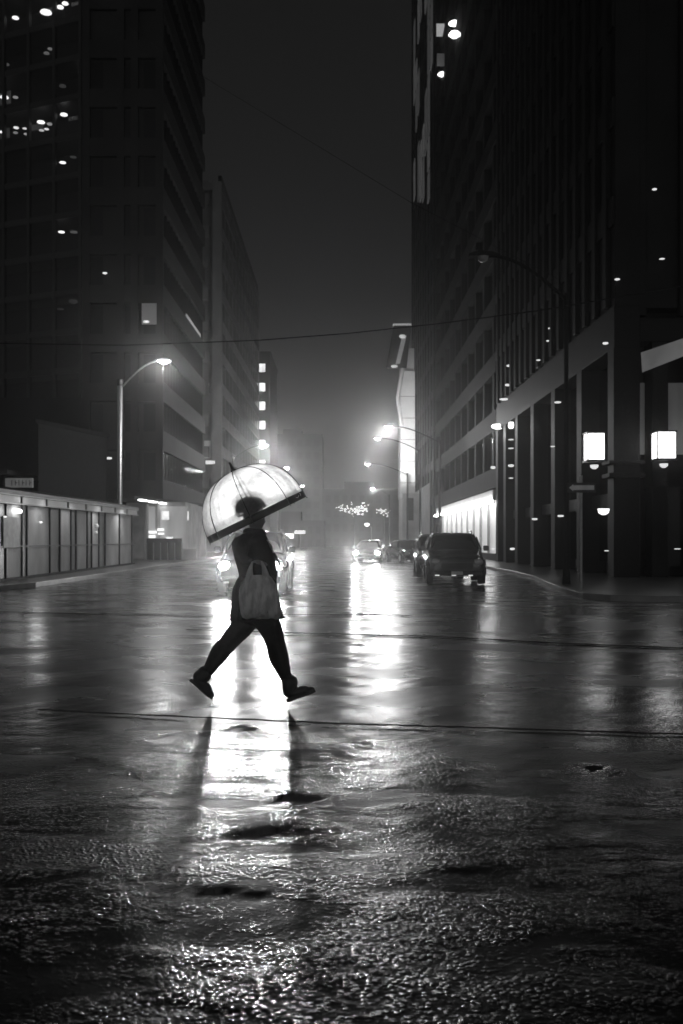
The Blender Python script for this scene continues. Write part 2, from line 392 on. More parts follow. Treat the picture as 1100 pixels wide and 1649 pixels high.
# podium behind the shelter
b = MB(); p0 = px(62, 682, 58); p1 = px(160, 700, 66)
b.prism([(p0.x, 58), (p1.x + .5, 66), (p1.x - 3, 67.8), (p0.x - .0, 67.8)], 0, p0.z)
PD = empty('low_annex', (0, 0, 0), 'low dark windowless annex between the shelter and the left tower', 'building')
b.build('wall', mat('annex_render', .008, .8, var=.5), PD); b = MB(); b.prism([(p0.x - .1, 57.8), (p1.x + .7, 65.9), (p1.x - 3, 67.9), (p0.x - .1, 67.9)], p0.z, p0.z + .25); b.build('coping', CONC2, PD)
SG = empty('sign_building', (-22, 56, 0), 'dark low building at the left edge carrying a dim rectangular sign', 'building')
b = MB(); b.box((-12, 0, 0), (3.0, 9, 5.1)); b.build('wall', CONC2, SG, bevel=.02)
b = MB(); b.box((-12.2, -.3, 5.1), (3.3, 9.2, 5.35)); b.build('roof', BLACK, SG)
a, c = px(9, 785, 55.8), px(53, 770, 55.8); b = MB(); b.box((a.x + 22, -.25, a.z), (c.x + 22, -.1, c.z))
sgn = b.build('sign', emat('dim_sign', .045, .25, 3), SG)
for t in range(6):                  # worn letter strokes, too blurred in the photo to read
    x = a.x + 22.35 + t * .2; z = (a.z + c.z) / 2; b = MB()
    b.box((x, -.262, z - .15), (x + .035, -.252, z + .15))
    if t % 2: b.box((x + .034, -.261, z - .02), (x + .12, -.253, z + .02))
    b.build('letter', mat('sign_letter', .03, .6), sgn)

# B: glass tower top left, lights on its ceilings
B = empty('glass_tower', (-24, 92, 0), 'tall glass office tower at top left with scattered ceiling lights glowing', 'building', rz=R(-23))
nfl = 18; pitch = 3.62
b = MB(); b.box((-34, 3.0, 0), (-.5, 20, 68))
for k in range(nfl + 1): b.box((-34.5, 0, 3 + k * pitch - .55), (0, 20, 3 + k * pitch))
for k in range(12): b.box((-k * 3 - .35, -.06, 0), (-k * 3 - .05, .3, 68))
b.build('frame', mat('tower_frame', .015, .5), B)
gl = glassy('tower_glass', .72, .03, .05)
for k in range(nfl):
    b = MB(); b.box((-34.4, .1, 3 + k * pitch + .02), (-.06, .14, 3 + (k + 1) * pitch - .57)); b.build('glazing', gl, B)
inv = (Matrix.Translation((-24, 92, 0)) @ Matrix.Rotation(R(-23), 4, 'Z')).inverted()
def on_tower(x, y, dep=.9):         # where a sight line meets the plane just behind the tower's glass
    d = Vector(((x - X0) / F, 1, (HZ - y) / F)); o_ = inv @ Vector((0, 0, EYE)); dl = inv.to_3x3() @ d
    t = (dep - o_.y) / dl.y; return o_ + dl * t
hot = emat('bright_ceiling_light', 7)
for (x, y, w, h, s) in [(25,29,13,4,1),(74,20,22,5,1),(97,12,13,5,1),(105,6,12,5,1),(81,79,10,3,.3),(75,86,11,4,.25),(10,104,12,4,.2),(130,116,9,3,1),
        (101,139,13,5,.12),(7,157,16,5,1),(25,157,10,4,.4),(103,185,14,5,1),(120,190,10,5,.1),(66,197,15,4,1),(80,200,11,4,.4),(26,206,10,4,.8),(40,207,9,2,.7),
        (75,208,9,2,.8),(67,210,10,2,.6),(5,213,12,4,1),(25,214,9,4,.35),(42,216,9,2,.5),(101,262,12,3,1),(118,253,13,2,.12),(99,374,12,4,1),(119,374,14,4,.2),(97,498,14,3,.08),(118,486,16,10,.03)]:
    p = on_tower(x, y); D = 96; hw = w / F * D / 2 * .85; hh = h / F * D / 2 * .55
    MB().lathe([(hw * .5, -hh), (hw, -hh * .2), (hw * .9, hh)], 10, Matrix.Translation(p)).build('ceiling_light', emat('ceiling_light_%d' % int(s * 100), 3.5 * s * s + .02), B)
for (x0, x1, y0, y1, g_) in [(70, 92, 3, 22, .018), (0, 17, 146, 170, .03), (0, 15, 202, 224, .02), (45, 70, 198, 212, .022), (115, 127, 2, 10, .02), (110, 125, 186, 195, .012)]:
    a, c = on_tower(x0, y1, 2.6), on_tower(x1, y0, 2.6); MB().box((a.x, a.y, a.z), (c.x, a.y + .1, c.z)).build('lit_room', emat('lit_room_%d' % int(g_ * 1000), g_), B)

# C: balconied block
C_ = empty('apartment_block', (-13, 107, 0), 'mid-height concrete block beyond the left tower with rows of recessed windows', 'building')
oc = (-13, 107, 0); cx, cy0, cy1, ct = -12.9, 107, 155, 40.0
b = MB(); b.box((-16.2, cy0 + 1.2, 0), (cx - .5, cy1, ct - .8)); b.box((cx - 1.0, cy0, 0), (cx, cy0 + 1.0, ct)); b.box((-16.6, cy0 + .3, ct - .8), (cx + .0, cy1, ct - .1))
b.box((-17, cy0 + 1.5, ct - .1), (-14.5, cy0 + 8, ct + .6)); CBL = mat('block_concrete', .16, .8, var=.25, scale=.5, spec=.1)
zc = [3.4 * k + 3.6 for k in range(11)]
for z in zc:
    b.box((cx - .5, cy0 + 1.0, z), (cx - .02, cy1, z + 1.25)); b.box((-16.2, cy0 + .35, z), (cx - 1.45, cy0 + 1.2, z + 1.15))
for k in range(13): b.box((cx - .5, cy0 + 4 + k * 3.8, 3.6), (cx - .05, cy0 + 4.25 + k * 3.8, ct - .8))
part(b, 'wall', CBL, C_, oc)
for z in zc:
    b = MB(); b.box((cx - .48, cy0 + 1.05, z + 1.27), (cx - .09, cy1 - .05, z + 3.38)); part(b, 'window_band', DGLASS, C_, oc)
for y in (776, 724, 672): pass
b = MB(); b.box((-14.9, cy0 + 1.0, 10.3), (-14.2, cy0 + 1.15, 12.2)); part(b, 'lit_window', emat('faint_window2', .05), C_, oc)
b = MB(); b.box((-14.6, cy0 + .0, 9.6), (-13.6, cy0 + .08, 9.95)); part(b, 'lit_sign', emat('small_lit', 1.0), C_, oc)

# D: block with a column of lit windows
Dd = empty('stair_block', (-14, 160, 0), 'narrow dark block beyond the balconies with a column of bright square windows', 'building')
a = px(435, 570, 160); b = MB(); b.box((-17 + 14, 0, 0), (a.x + 14, 18, a.z)); b.box((-3.1, -.15, a.z), (a.x + 14.1, 18.1, a.z + .4)); b.build('wall', CONC2, Dd)
for y in (592, 623, 653, 684, 715, 747):
    p, q = px(413, y + 7, 160), px(427, y - 6, 160); MB().box((p.x + 14, -.06, p.z), (q.x + 14, -.01, q.z)).build('lit_window', WINLIT, Dd)

# E, F: far blocks across the end of the street
def far_block(name, label, x0, x1, ytop, D, dep, nfl, ncol, m):
    r = empty(name, (px((x0 + x1) / 2, 0, D).x, D, 0), label, 'building'); w = (x1 - x0) / F * D / 2; h = px(0, ytop, D).z
    b = MB(); b.box((-w, .3, 0), (w, dep, h))
    for k in range(nfl): b.box((-w, 0, h * (k + .55) / nfl), (w, .3, h * (k + 1) / nfl))
    for k in range(ncol + 1): b.box((-w + (2 * w - .8) * k / ncol, -.02, 0), (-w + (2 * w - .8) * k / ncol + .8, .3, h))
    b.box((-w * .5, dep * .3, h), (w * .2, dep * .6, h + 2)); b.build('wall', m, r)
    for k in range(nfl):
        MB().box((-w + .1, .24, h * k / nfl + .05), (w - .1, .29, h * (k + .55) / nfl)).build('window_band', DGLASS, r)
    return r
far_block('distant_tower', 'distant grey slab block rising in the haze above the left street lamps', 432, 519, 699, 262, 20, 9, 6, CONC)
far_block('distant_block', 'distant low wide block closing the end of the street', 519, 660, 787, 232, 22, 4, 10, CONC)
far_block('distant_terrace', 'distant low building behind the car headlights left of centre', 425, 522, 838, 205, 20, 2, 7, CONC)

# right side: G4 corner building with lanterns
G = empty('corner_building', (9.3, 34, 0), 'dark stone corner building at right with tall arcade openings and wall lanterns', 'building')
go = (9.3, 34, 0)
b = MB()
b.box((10.2, 35.0, 0), (45, 60, 60)); b.box((9.32, 34.02, 8.0), (10.2, 60, 9.4)); b.box((9.36, 34.06, 9.4), (10.2, 59.96, 60)); b.box((10.2, 34.3, 9.4), (45, 35, 60)); b.box((10.2, 34.02, 8.2), (45, 35, 9.0))
cols = [34.0, 38.6, 43.4, 48.2, 52.6, 56.4, 59.2]
for y in cols: b.box((9.3, y, 0), (10.2, y + .8, 8.0))
for y in np.arange(34.6, 59.5, 1.5): b.box((9.18, y, 9.5), (9.5, y + .45, 60))       # upper piers
for z in np.arange(12.2, 58, 3.4): b.box((9.26, 34.1, z), (9.5, 59.9, z + 1.0))
for x in (10.9, 12.3, 14.2, 17.2, 20.2): b.box((x - .28, 34.05, 0), (x + .28, 35, 8.2))
for x in np.arange(10, 40, 1.6): b.box((x, 34.12, 9.1), (x + .45, 34.4, 60))
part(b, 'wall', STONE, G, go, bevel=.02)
for y0, y1 in zip(cols[:-1], cols[1:]):
    for z0, z1 in ((.6, 2.6), (3.15, 7.9)):
        b = MB(); b.box((10.0, y0 + .82, z0), (10.06, y1 - .02, z1)); part(b, 'arcade_window', DGLASS, G, go)
    b = MB(); b.box((9.7, y0 + .82, 2.62), (9.98, y1 - .02, 3.1)); part(b, 'transom', CONC if y0 > 50 else STONE, G, go)
soft = emat('upper_window_glow', .06, .4, 1.2); soft2 = emat('tall_window_glow', .010, .5, 1.4, (4, 1, .3))
for x0, x1 in ((10.35, 10.6), (11.2, 12.0), (12.6, 13.9), (14.5, 16.9)):
    b = MB(); b.box((x0, 34.8, 4.4), (x1, 34.88, 6.9)); part(b, 'tall_window', soft2, G, go)
    b = MB(); b.box((x0, 34.7, .5), (x1, 34.78, 3.2)); part(b, 'lower_window', DGLASS, G, go)
a1 = [px(1032, 568, 34), px(1100, 545, 34), px(1130, 538, 34), px(1130, 566, 34), px(1100, 574, 34), px(1034, 600, 34)]
b = MB(); v0 = [b.bm.verts.new((p.x, 33.96, p.z)) for p in a1]; v1 = [b.bm.verts.new((p.x, 34.0, p.z)) for p in a1]; b.bm.faces.new(v0)
b.bm.faces.new(v1[::-1]); [b.bm.faces.new((v0[i], v0[(i + 1) % 6], v1[(i + 1) % 6], v1[i])) for i in range(6)]
part(b, 'awning_window', soft, G, go)
for z in (3.9, 4.1): b = MB(); b.box((9.12, 33.9, z - .1 if z > 4 else z - .35), (10.35, 34.9, z + (.02 if z > 4 else -.2))); part(b, 'ledge', STONE, G, go, bevel=.02)
small = emat('small_lamp', 1.1)
addlights(G, go, [(890, 529, 44, 17, 3), (883, 549, 45, 8, 2), (867, 580, 46, 8, 2), (975, 553, 34.2, 11, 4), (898, 648, 42.5, 13, 3), (825, 589, 55, 22, 4), (818, 620, 55.5, 11, 4), (812, 643, 56, 18, 3),
    (823, 708, 54, 11, 2), (823, 722, 54, 11, 2), (823, 750, 54, 11, 5), (823, 770, 54, 9, 2), (794, 753, 59.5, 9, 5), (890, 719, 43, 9, 2), (861, 836, 47, 11, 4), (903, 831, 42, 12, 4), (825, 884, 54, 9, 5),
    (794, 884, 59.3, 8, 3), (977, 887, 34, 9, 2), (1091, 884, 33.9, 12, 2), (1066, 417, 34.0, 10, 2), (1054, 305, 34.0, 9, 3), (994, 450, 34.0, 10, 3)], small)
SPk = emat('arcade_lamp', 6)
addlights(G, go, [(802, 687, 58.8, 24, 9), (823, 685, 54, 10, 14)], SPk)
lamp('arcade_light', (-.5, 24.0, 7.6), 40, .2, G); lamp('arcade_light', (-.5, 19.5, 7.6), 15, .2, G)
for y, z, w in ((4.5, 6.5, 7), (14.0, 6.8, 9), (8.8, 3, 5)): lamp('column_light', (-.35, y, z), w, .08, G)
def lantern(x, y, D, w, h, label, bowl):
    p = px(x, y, D); r = empty('wall_lantern', p, label, 'lantern', 'lanterns on the corner building'); s = F / D; ww, hh = w / s / 2, h / s / 2
    MB().box((-ww, -ww, -hh), (ww, ww, hh)).build('shade', emat('lantern_glass', 3.5), r, bevel=.03)
    b = MB(); b.box((-ww - .03, -ww - .03, hh), (ww + .03, ww + .03, hh + .05)); b.box((-ww - .03, -ww - .03, -hh - .07), (ww + .03, ww + .03, -hh))
    for sx in (-1, 1):
        for sy in (-1, 1): b.box((sx * ww - .015, sy * ww - .015, -hh), (sx * ww + .015, sy * ww + .015, hh))
    b.box((-.04, ww, -.05), (.04, ww + .5, .05)); b.build('frame', BLACK, r)
    lamp('lantern_light', (0, -ww - .12, 0), 14, .2, r)
    MB().lathe([(.05, -hh - .3), (.13, -hh - .24), (.14, -hh - .16)], 14).build('finial', emat('finial', 1.0), r, smooth=True)
lantern(957, 720, 33.4, 27, 42, 'square glowing lantern on the corner column above the arrow sign', 1)
lantern(1069, 718, 33.4, 30, 42, 'square glowing lantern on the wall at the right edge of the view', 1)
b = MB(); p = px(972, 823, 33.6); b.lathe([(.06, -.13), (.17, -.06), (.2, .08)], 16, Matrix.Translation(p)); b.box((p.x - .03, p.y, p.z - .05), (p.x + .03, p.y + .42, p.z + .02))
tag(b.build('bowl_lamp', emat('bowl_lamp', 2.2), smooth=False), 'small glowing half-bowl lamp on the corner column below the lantern', 'lamp')

# G2: dark tower with the brilliant shop front
G2 = empty('dark_tower', (9.3, 60, 0), 'tall black tower on the right above the brilliant white shop front', 'building'); g2 = (9.3, 60, 0)
b = MB(); b.box((9.8, 60.02, 4.6), (40, 99, 75)); b.box((13, 60.02, 0), (40, 99, 4.6)); b.box((9.8, 98, 0), (13, 99, 4.6)); b.box((9.8, 60.02, 0), (13, 60.6, 4.6))
for z in np.arange(4.6, 74, 3.5): b.box((9.3, 60.05, z), (9.8, 98.95, z + 1.2))
for y in np.arange(61, 99, 4.1): b.box((9.34, y, 5.8), (9.8, y + .6, 75))
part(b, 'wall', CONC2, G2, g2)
for z in np.arange(4.6, 70, 3.5):
    b = MB(); b.box((9.62, 60.1, z + 1.22), (9.7, 98.9, z + 3.48)); part(b, 'window_band', DGLASS, G2, g2)
def facade_pt(x, y, X=9.25):
    D = X * F / (x - X0); return Vector((X, D, EYE + (HZ - y) / F * D))
for x0, x1, y0, y1, m_ in ((703, 717, 38, 58, emat('curtain_window', .4)), (704, 726, 86, 106, emat('faint_window3', .012))):
    a, c = px(x0, y1, 92), px(x1, y0, 92); b = MB(); b.box((a.x, 92, a.z), (c.x, 92.1, c.z)); part(b, 'lit_window', m_, G2, g2)
for x, y, w, h in ((732, 38, 20, 5), (732, 56, 20, 8), (712, 120, 15, 5)):
    p = facade_pt(x, y, 9.2); k = p.y / F; b = MB(); b.lathe([(.5 * w * k * .5, -h * k / 2), (w * k / 2, 0), (.5 * w * k * .7, h * k / 2)], 12, Matrix.Translation(p)); part(b, 'ceiling_light', emat('ceiling_light_high', 4), G2, g2)
SH = empty('shop_front', (9.3, 62, 0), 'brilliant white lit shop front with a sloping light bar behind the parked cars', 'shop'); shf = (9.3, 62, 0)
b = MB(); b.box((9.9, 61.5, .15), (10.0, 97.5, 3.8)); part(b, 'display_window', emat('shop_light', .45, .5, .5, (1, 1, .15)), SH, shf)
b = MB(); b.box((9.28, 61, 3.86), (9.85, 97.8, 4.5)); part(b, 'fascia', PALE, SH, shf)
b = MB(); b.box((9.05, 61.2, 3.70), (9.3, 97, 3.86)); part(b, 'light_bar', emat('light_bar', 26), SH, shf)
for y in np.arange(62.5, 97, 3.7):
    b = MB(); b.box((9.7, y, .13), (9.86, y + .14, 3.86)); part(b, 'mullion', STEEL, SH, shf)
b = MB(); b.box((9.55, 61.5, .13), (9.86, 97.5, .55)); part(b, 'stall_riser', STONE, SH, shf)

# G1: hazy tall slab beyond, with pale window strips high up
G1 = empty('hazy_tower', (9.3, 99, 0), 'tall slab beyond the dark tower with pale vertical window strips near its top', 'building'); g1 = (9.3, 99, 0)
b = MB(); b.box((9.35, 99.05, 0), (36, 132, 86))
for y in np.arange(99.5, 132, 3.4): b.box((9.2, y, 0), (9.5, y + .8, 86))
for z in np.arange(5, 84, 3.6): b.box((9.26, 99.1, z), (9.5, 131.9, z + .9))
part(b, 'wall', STONE, G1, g1)
cnt = 0
for i, y in enumerate(np.arange(100.35, 130, 3.4)):
    z = 36 + 1.2 * i
    while z < 84 and cnt < 95:
        hgt = random.choice((3.4, 5.2, 7.0))
        if random.random() < .62:
            b = MB(); b.box((9.12, y, z), (9.24, y + 2.3, z + hgt - .5)); part(b, 'lit_window', emat('pale_window_%d' % random.randint(0, 3), random.choice((.025, .04, .06, .03)), .5, 1.0, (1, 3, 1)), G1, g1); cnt += 1
        z += hgt

# H: floodlit pale stone pylon with projecting sign
Hh = empty('stone_pylon', (8.3, 125, 0), 'floodlit pale stone pylon with a dark slanting sign on top beyond the right street lamp', 'monument'); ho = (8.3, 125, 0)
b = MB(); b.box((px(645, 0, 120).x, 120, 6.5), (px(668.5, 0, 120).x, 125, px(0, 597, 120).z))
for z in np.arange(9, 22, 3.5): pass
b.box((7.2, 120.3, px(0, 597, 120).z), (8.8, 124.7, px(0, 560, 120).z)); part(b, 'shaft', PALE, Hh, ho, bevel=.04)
for z in np.arange(8.3, 21, 2.6): b = MB(); b.box((7.1, 119.97, z), (px(668.5, 0, 120).x + .01, 120.0, z + .06)); part(b, 'joint', CONC2, Hh, ho)
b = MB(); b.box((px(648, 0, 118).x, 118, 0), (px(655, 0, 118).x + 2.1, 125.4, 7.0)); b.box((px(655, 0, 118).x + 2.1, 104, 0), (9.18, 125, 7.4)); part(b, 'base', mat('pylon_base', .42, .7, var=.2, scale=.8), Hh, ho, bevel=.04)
a, c = px(656, 838, 117.9), px(666, 802, 117.9); b = MB(); b.box((a.x, 117.9, a.z), (c.x, 117.98, c.z)); part(b, 'window', DGLASS, Hh, ho)
sp = [px(634, 524, 119), px(662, 524, 119), px(655, 592, 119), px(622, 592, 119)]
b = MB(); f0 = [b.bm.verts.new((p.x, 119, p.z)) for p in sp]; f1 = [b.bm.verts.new((p.x, 119.8, p.z)) for p in sp]; b.bm.faces.new(f0); b.bm.faces.new(f1[::-1])
[b.bm.faces.new((f0[i], f0[(i + 1) % 4], f1[(i + 1) % 4], f1[i])) for i in range(4)]; part(b, 'sign', BLACK, Hh, ho, bevel=.05)
sp = [px(648, 540, 118.9), px(655, 540, 118.9), px(644, 586, 118.9), px(637, 586, 118.9)]
b = MB(); f0 = [b.bm.verts.new((p.x, 118.9, p.z)) for p in sp]; f1 = [b.bm.verts.new((p.x, 118.97, p.z)) for p in sp]; b.bm.faces.new(f0); b.bm.faces.new(f1[::-1])
[b.bm.faces.new((f0[i], f0[(i + 1) % 4], f1[(i + 1) % 4], f1[i])) for i in range(4)]; part(b, 'sign_stripe', emat('sign_stripe', .10, .4, 1), Hh, ho)
addlights(Hh, ho, [(648, 542, 118.8, 12, 7), (635, 590, 118.8, 13, 5)], emat('sign_bulb', .6), 'sign_bulb')
b = MB(); a = px(633, 523, 118.9); b.box((a.x, 118.9, a.z), (a.x + 2.2, 119.9, a.z + .15)); part(b, 'lit_rim', emat('sign_rim', .35), Hh, ho)
b = MB(); b.tube([px(650, 585, 119.5), px(640, 640, 119.8), px(648, 690, 120)], .25, 8); part(b, 'brace', PALE, Hh, ho)
lamp('floodlight', (-1.4, -13.5, 9.2), 9000, .4, Hh, spot=75, aim=(.9, 9, 4.5))

# ------------------------------------------------------------------ street lamps
SIDE = {}
def street_lamp(base, head, label, power, group='street lamps', lit=True, hs=1.0, sleeve=False, lensr=.27):
    base = Vector(base); head = Vector(head); h = head - base; r = empty('street_lamp', base, label, 'street lamp', group)
    top = h.z - (1.0 if not sleeve else 1.3)
    b = MB(); b.tube([(0, 0, 0), (0, 0, .4), (0, 0, .45), (0, 0, top)], [.2, .19, .13, .10 if not sleeve else .15] if lit else [.12, .1, .075, .06], 12); b.build('pole', STEEL if sleeve else CONC, r, smooth=True)
    if sleeve: MB().tube([(0, 0, top), (0, 0, top + .35)], .17, 12).build('cap', BLACK, r)
    pts = []
    for t in np.linspace(0, 1, 9): pts.append((h.x * t * .93, h.y * t * .93, top - .2 + (h.z + .08 - top + .2) * math.sin(t * math.pi / 2)))
    MB().tube(pts, .05, 8).build('arm', STEEL if sleeve else mat('lamp_arm', .02, .6, spec=.1), r, smooth=True)
    d = 1 if h.x > 0 else -1
    b = MB(); b.loft([[(h.x + d * x, y, h.z + z + .05) for (y, z) in ((-w, 0), (-w * .8, ht), (w * .8, ht), (w, 0))] for (x, w, ht) in ((-.5, .06, .08), (-.25, .14, .13), (.15, .18, .16), (.42, .10, .08))])
    b.build('head', STEEL if lit else mat('lamp_arm', .02, .6), r, bevel=.02)
    if lit:
        lensr = .34 if sleeve else lensr
        MB().lathe([(.05, -.12), (.13, -.09), (lensr, 0.03)], 16, Matrix.Translation((h.x, 0, h.z + .02))).build('lens', LAMP, r, smooth=True)
        lamp('lamp_light', (h.x, 0, h.z - .33), power, .16, r)
    else: MB().lathe([(.05, -.12), (.13, -.09), (.17, 0.03)], 16, Matrix.Translation((h.x, 0, h.z + .02))).build('lens', mat('unlit_lens', .3, .2), r, smooth=True)
    return r
street_lamp((px(193, 0, 54).x, 54, .13), px(264, 583, 54), 'tall street lamp with a fluted post rising behind the glass shelter', 700, sleeve=True)
LL = [((-10.2, 94), (427, 718), 'bright street lamp straight above the umbrella beside the left pavement'), ((-10.2, 123), (462, 754), 'second hazy lamp down the left pavement beyond the umbrella'),
      ((-10.2, 164), (487, 783), 'farthest small lamp on the left pavement above the umbrella tip')]
for (bx, D), (x, y), lb in LL: street_lamp((bx, D, .13), px(x, y, D), lb, 2500 if D == 94 else 1300)
RL = [((7.75, 78.5), (625, 688), 'brightest street lamp on the right pavement before the pale pylon'), ((7.75, 98), (608, 707), 'street lamp close behind the brightest one on the right pavement'),
      ((7.75, 117), (592, 748), 'hazy street lamp over the road left of the pylon foot'), ((7.9, 165), (600, 787), 'farthest street lamp on the right above the fairy-lit tree')]
for (bx, D), (x, y), lb in RL: street_lamp((bx, D, .13), px(x, y, D), lb, {78.5: 2200, 98: 700, 117: 900, 165: 1000}[D])
street_lamp((px(912, 0, 29).x, 29, .13), px(778, 416, 29), 'unlit street lamp with a long arm beside the corner building', 0, lit=False)
# ONE WAY arrow sign
OW = empty('arrow_sign', (px(936, 0, 25.8).x, 25.8, .13), 'black sign with a blank white left arrow on a pole at the right corner', 'sign')
MB().tube([(0, 0, 0), (0, 0, 2.95)], .035, 8).build('pole', STEEL, OW)
MB().box((-.37, -.06, 2.5), (.37, -.04, 2.76)).build('plate', BLACK, OW, bevel=.01)
b = MB(); pts = [(-.33, 2.63), (-.22, 2.72), (-.22, 2.69), (.32, 2.69), (.32, 2.57), (-.22, 2.57), (-.22, 2.54)]
f0 = [b.bm.verts.new((x, -.066, z)) for x, z in pts]; f1 = [b.bm.verts.new((x, -.0605, z)) for x, z in pts]; b.bm.faces.new(f0); b.bm.faces.new(f1[::-1])
[b.bm.faces.new((f0[i], f0[(i + 1) % 7], f1[(i + 1) % 7], f1[i])) for i in range(7)]
b.build('arrow', mat('reflective_white', .8, .4), OW)
# traffic signal, far right of the road
TS = empty('signal_post', (4.5, 150, 0), 'slim post with a bright lamp at the end of the street below the fairy lights', 'signal')
MB().tube([(0, 0, 0), (0, 0, 3.4)], .06, 8).build('pole', STEEL, TS); p = px(591, 845, 150)
MB().lathe([(.1, -.2), (.3, -.05), (.28, .18)], 12, Matrix.Translation((p.x - 4.5, 0, p.z))).build('lamp', emat('signal_lamp', 8), TS); MB().tube([(0, 0, 3.3), (p.x - 4.5, 0, p.z + .2)], .05, 8).build('arm', STEEL, TS)
# overhead wires
WIRE = mat('wire', .01, .6)
def wire(pts, r, label):
    v = [px(*p) for p in pts]; fine = []
    for i in range(len(v) - 1):
        for t in range(10): fine.append(v[i].lerp(v[i + 1], t / 10))
    fine.append(v[-1]); b = MB(); b.tube(fine, r, 6); tag(b.build('overhead_wire', WIRE), label, 'wire', 'overhead wires')
wire([(-60, 552, 21), (200, 556, 21), (417, 548, 21), (560, 537, 21), (700, 522, 21), (870, 500, 21.5), (1160, 450, 22)], .013, 'thick tram wire sagging across the street at mid height')
wire([(100, -30, 30), (330, 125, 30), (500, 228, 30), (660, 325, 30), (900, 450, 30)], .008, 'thin wire slanting down across the night sky')

# ------------------------------------------------------------------ glass shelter on the left
ST = empty('glass_shelter', (-10.6, 30, .13), 'long glass shelter with a pale roof fascia along the left pavement', 'shelter'); sto = (-10.6, 30, .13)
def shp(t):     # along the shelter front: t 0 at x=-60 px, 1 at the far end
    D = 26 + 27 * t; return Vector((-10.3 - .75 * t, D, 0)), 2.78 + .22 * t
N = 9
b = MB(); rr = []
for t in np.linspace(0, 1, 12):
    p, h = shp(t); rr.append([(p.x + .25, p.y, h + .02), (p.x + .25, p.y, h + .14), (p.x - 1.2, p.y, h + .42), (p.x - 2.3, p.y, h + .3), (p.x - 2.3, p.y, h)])
b.loft(rr); part(b, 'roof', BLACK, ST, sto)
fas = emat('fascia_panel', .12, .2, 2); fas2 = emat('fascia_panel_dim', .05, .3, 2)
for k in range(N):
    t0, t1 = (k + .06) / N, (k + .94) / N; (p, h), (q, h2) = shp(t0), shp(t1)
    b = MB(); b.loft([[(p.x + .20, p.y, h - .26), (p.x + .20, p.y, h - .03), (p.x + .16, p.y, h - .03), (p.x + .16, p.y, h - .26)], [(q.x + .20, q.y, h2 - .26), (q.x + .20, q.y, h2 - .03), (q.x + .16, q.y, h2 - .03), (q.x + .16, q.y, h2 - .26)]]); part(b, 'fascia_panel', fas if k < 4 else fas2, ST, sto)
for dz, w in ((-.02, .035), (-.29, .035)):
    b = MB(); b.loft([[(shp(t)[0].x + .17, shp(t)[0].y, shp(t)[1] + dz), (shp(t)[0].x + .25, shp(t)[0].y, shp(t)[1] + dz), (shp(t)[0].x + .25, shp(t)[0].y, shp(t)[1] + dz + w), (shp(t)[0].x + .17, shp(t)[0].y, shp(t)[1] + dz + w)] for t in np.linspace(0, 1, 8)]); part(b, 'rail', STEEL, ST, sto)
def mur(x):     # shelter parameter under a photo column
    lo, hi = 0, 1
    for _ in range(40):
        m_ = (lo + hi) / 2; p, _h = shp(m_)
        if X0 + p.x / p.y * F < x: lo = m_
        else: hi = m_
    return (lo + hi) / 2
frost = mat('frosted_panel', .42, .45, var=.3, scale=.9, stretch=(1, 1, .6)); darkg = mat('dark_panel', .02, .3)
edges = [(-60, 8, 0), (10, 34, 1), (36, 42, 0), (44, 79, 1), (81, 95, 0), (97, 113, 1), (115, 121, 2), (123, 139, 1), (141, 146, 2), (148, 158, 1), (160, 168, 0), (170, 191, 1), (193, 211, 1)]
for x0, x1, kd in edges:
    (p, h), (q, h2) = shp(mur(x0)), shp(mur(x1)); b = MB()
    b.loft([[(p.x, p.y, .22), (p.x, p.y, h - .3), (p.x - .04, p.y, h - .3), (p.x - .04, p.y, .22)], [(q.x, q.y, .22), (q.x, q.y, h2 - .3), (q.x - .04, q.y, h2 - .3), (q.x - .04, q.y, .22)]])
    part(b, 'glass_panel' if kd else 'doorway_panel', {0: darkg, 1: frost, 2: mat('grey_panel', .16, .4, var=.3)}[kd], ST, sto)
for x in (9, 35, 43, 80, 96, 114, 122, 140, 147, 159, 169, 192, 212):
    p, h = shp(mur(x)); b = MB(); b.box((p.x - .05, p.y - .05, .13), (p.x + .05, p.y + .05, h - .28)); part(b, 'post', BLACK, ST, sto)
b = MB(); b.loft([[(shp(t)[0].x + .01, shp(t)[0].y, 1.18), (shp(t)[0].x + .04, shp(t)[0].y, 1.18), (shp(t)[0].x + .04, shp(t)[0].y, 1.23), (shp(t)[0].x + .01, shp(t)[0].y, 1.23)] for t in np.linspace(0, 1, 8)]); part(b, 'mid_rail', BLACK, ST, sto)
b = MB(); b.loft([[(shp(t)[0].x - .1, shp(t)[0].y, 0.13), (shp(t)[0].x + .08, shp(t)[0].y, .13), (shp(t)[0].x + .08, shp(t)[0].y, .22), (shp(t)[0].x - .1, shp(t)[0].y, .22)] for t in np.linspace(0, 1, 8)]); part(b, 'plinth', STONE, ST, sto)
def glow(x, y, w, h, m, name='light_fitting', out=.1):
    t = mur(x); p, _ = shp(t); D = p.y; q = px(x, y, D); L = w / F * D * 1.6; b = MB(); b.lathe([(h / F * D / 2 * .5, -L / 2), (h / F * D / 2, -L / 2 + .1), (h / F * D / 2, L / 2 - .1), (h / F * D / 2 * .5, L / 2)], 10, Matrix.Translation((p.x + out, D, q.z)) @ Matrix.Rotation(R(90), 4, 'X') @ Matrix.Identity(4)); part(b, name, m, ST, sto)
glow(24, 823, 20, 7, emat('shelter_tube', 6)); glow(61, 841, 9, 3, emat('shelter_spot', 1.5)); glow(3, 832, 7, 3, emat('shelter_spot', 1.5)); glow(153, 857, 6, 4, emat('shelter_spot2', .5), out=.06); glow(153, 847, 6, 8, emat('shelter_patch', .18), out=.06)
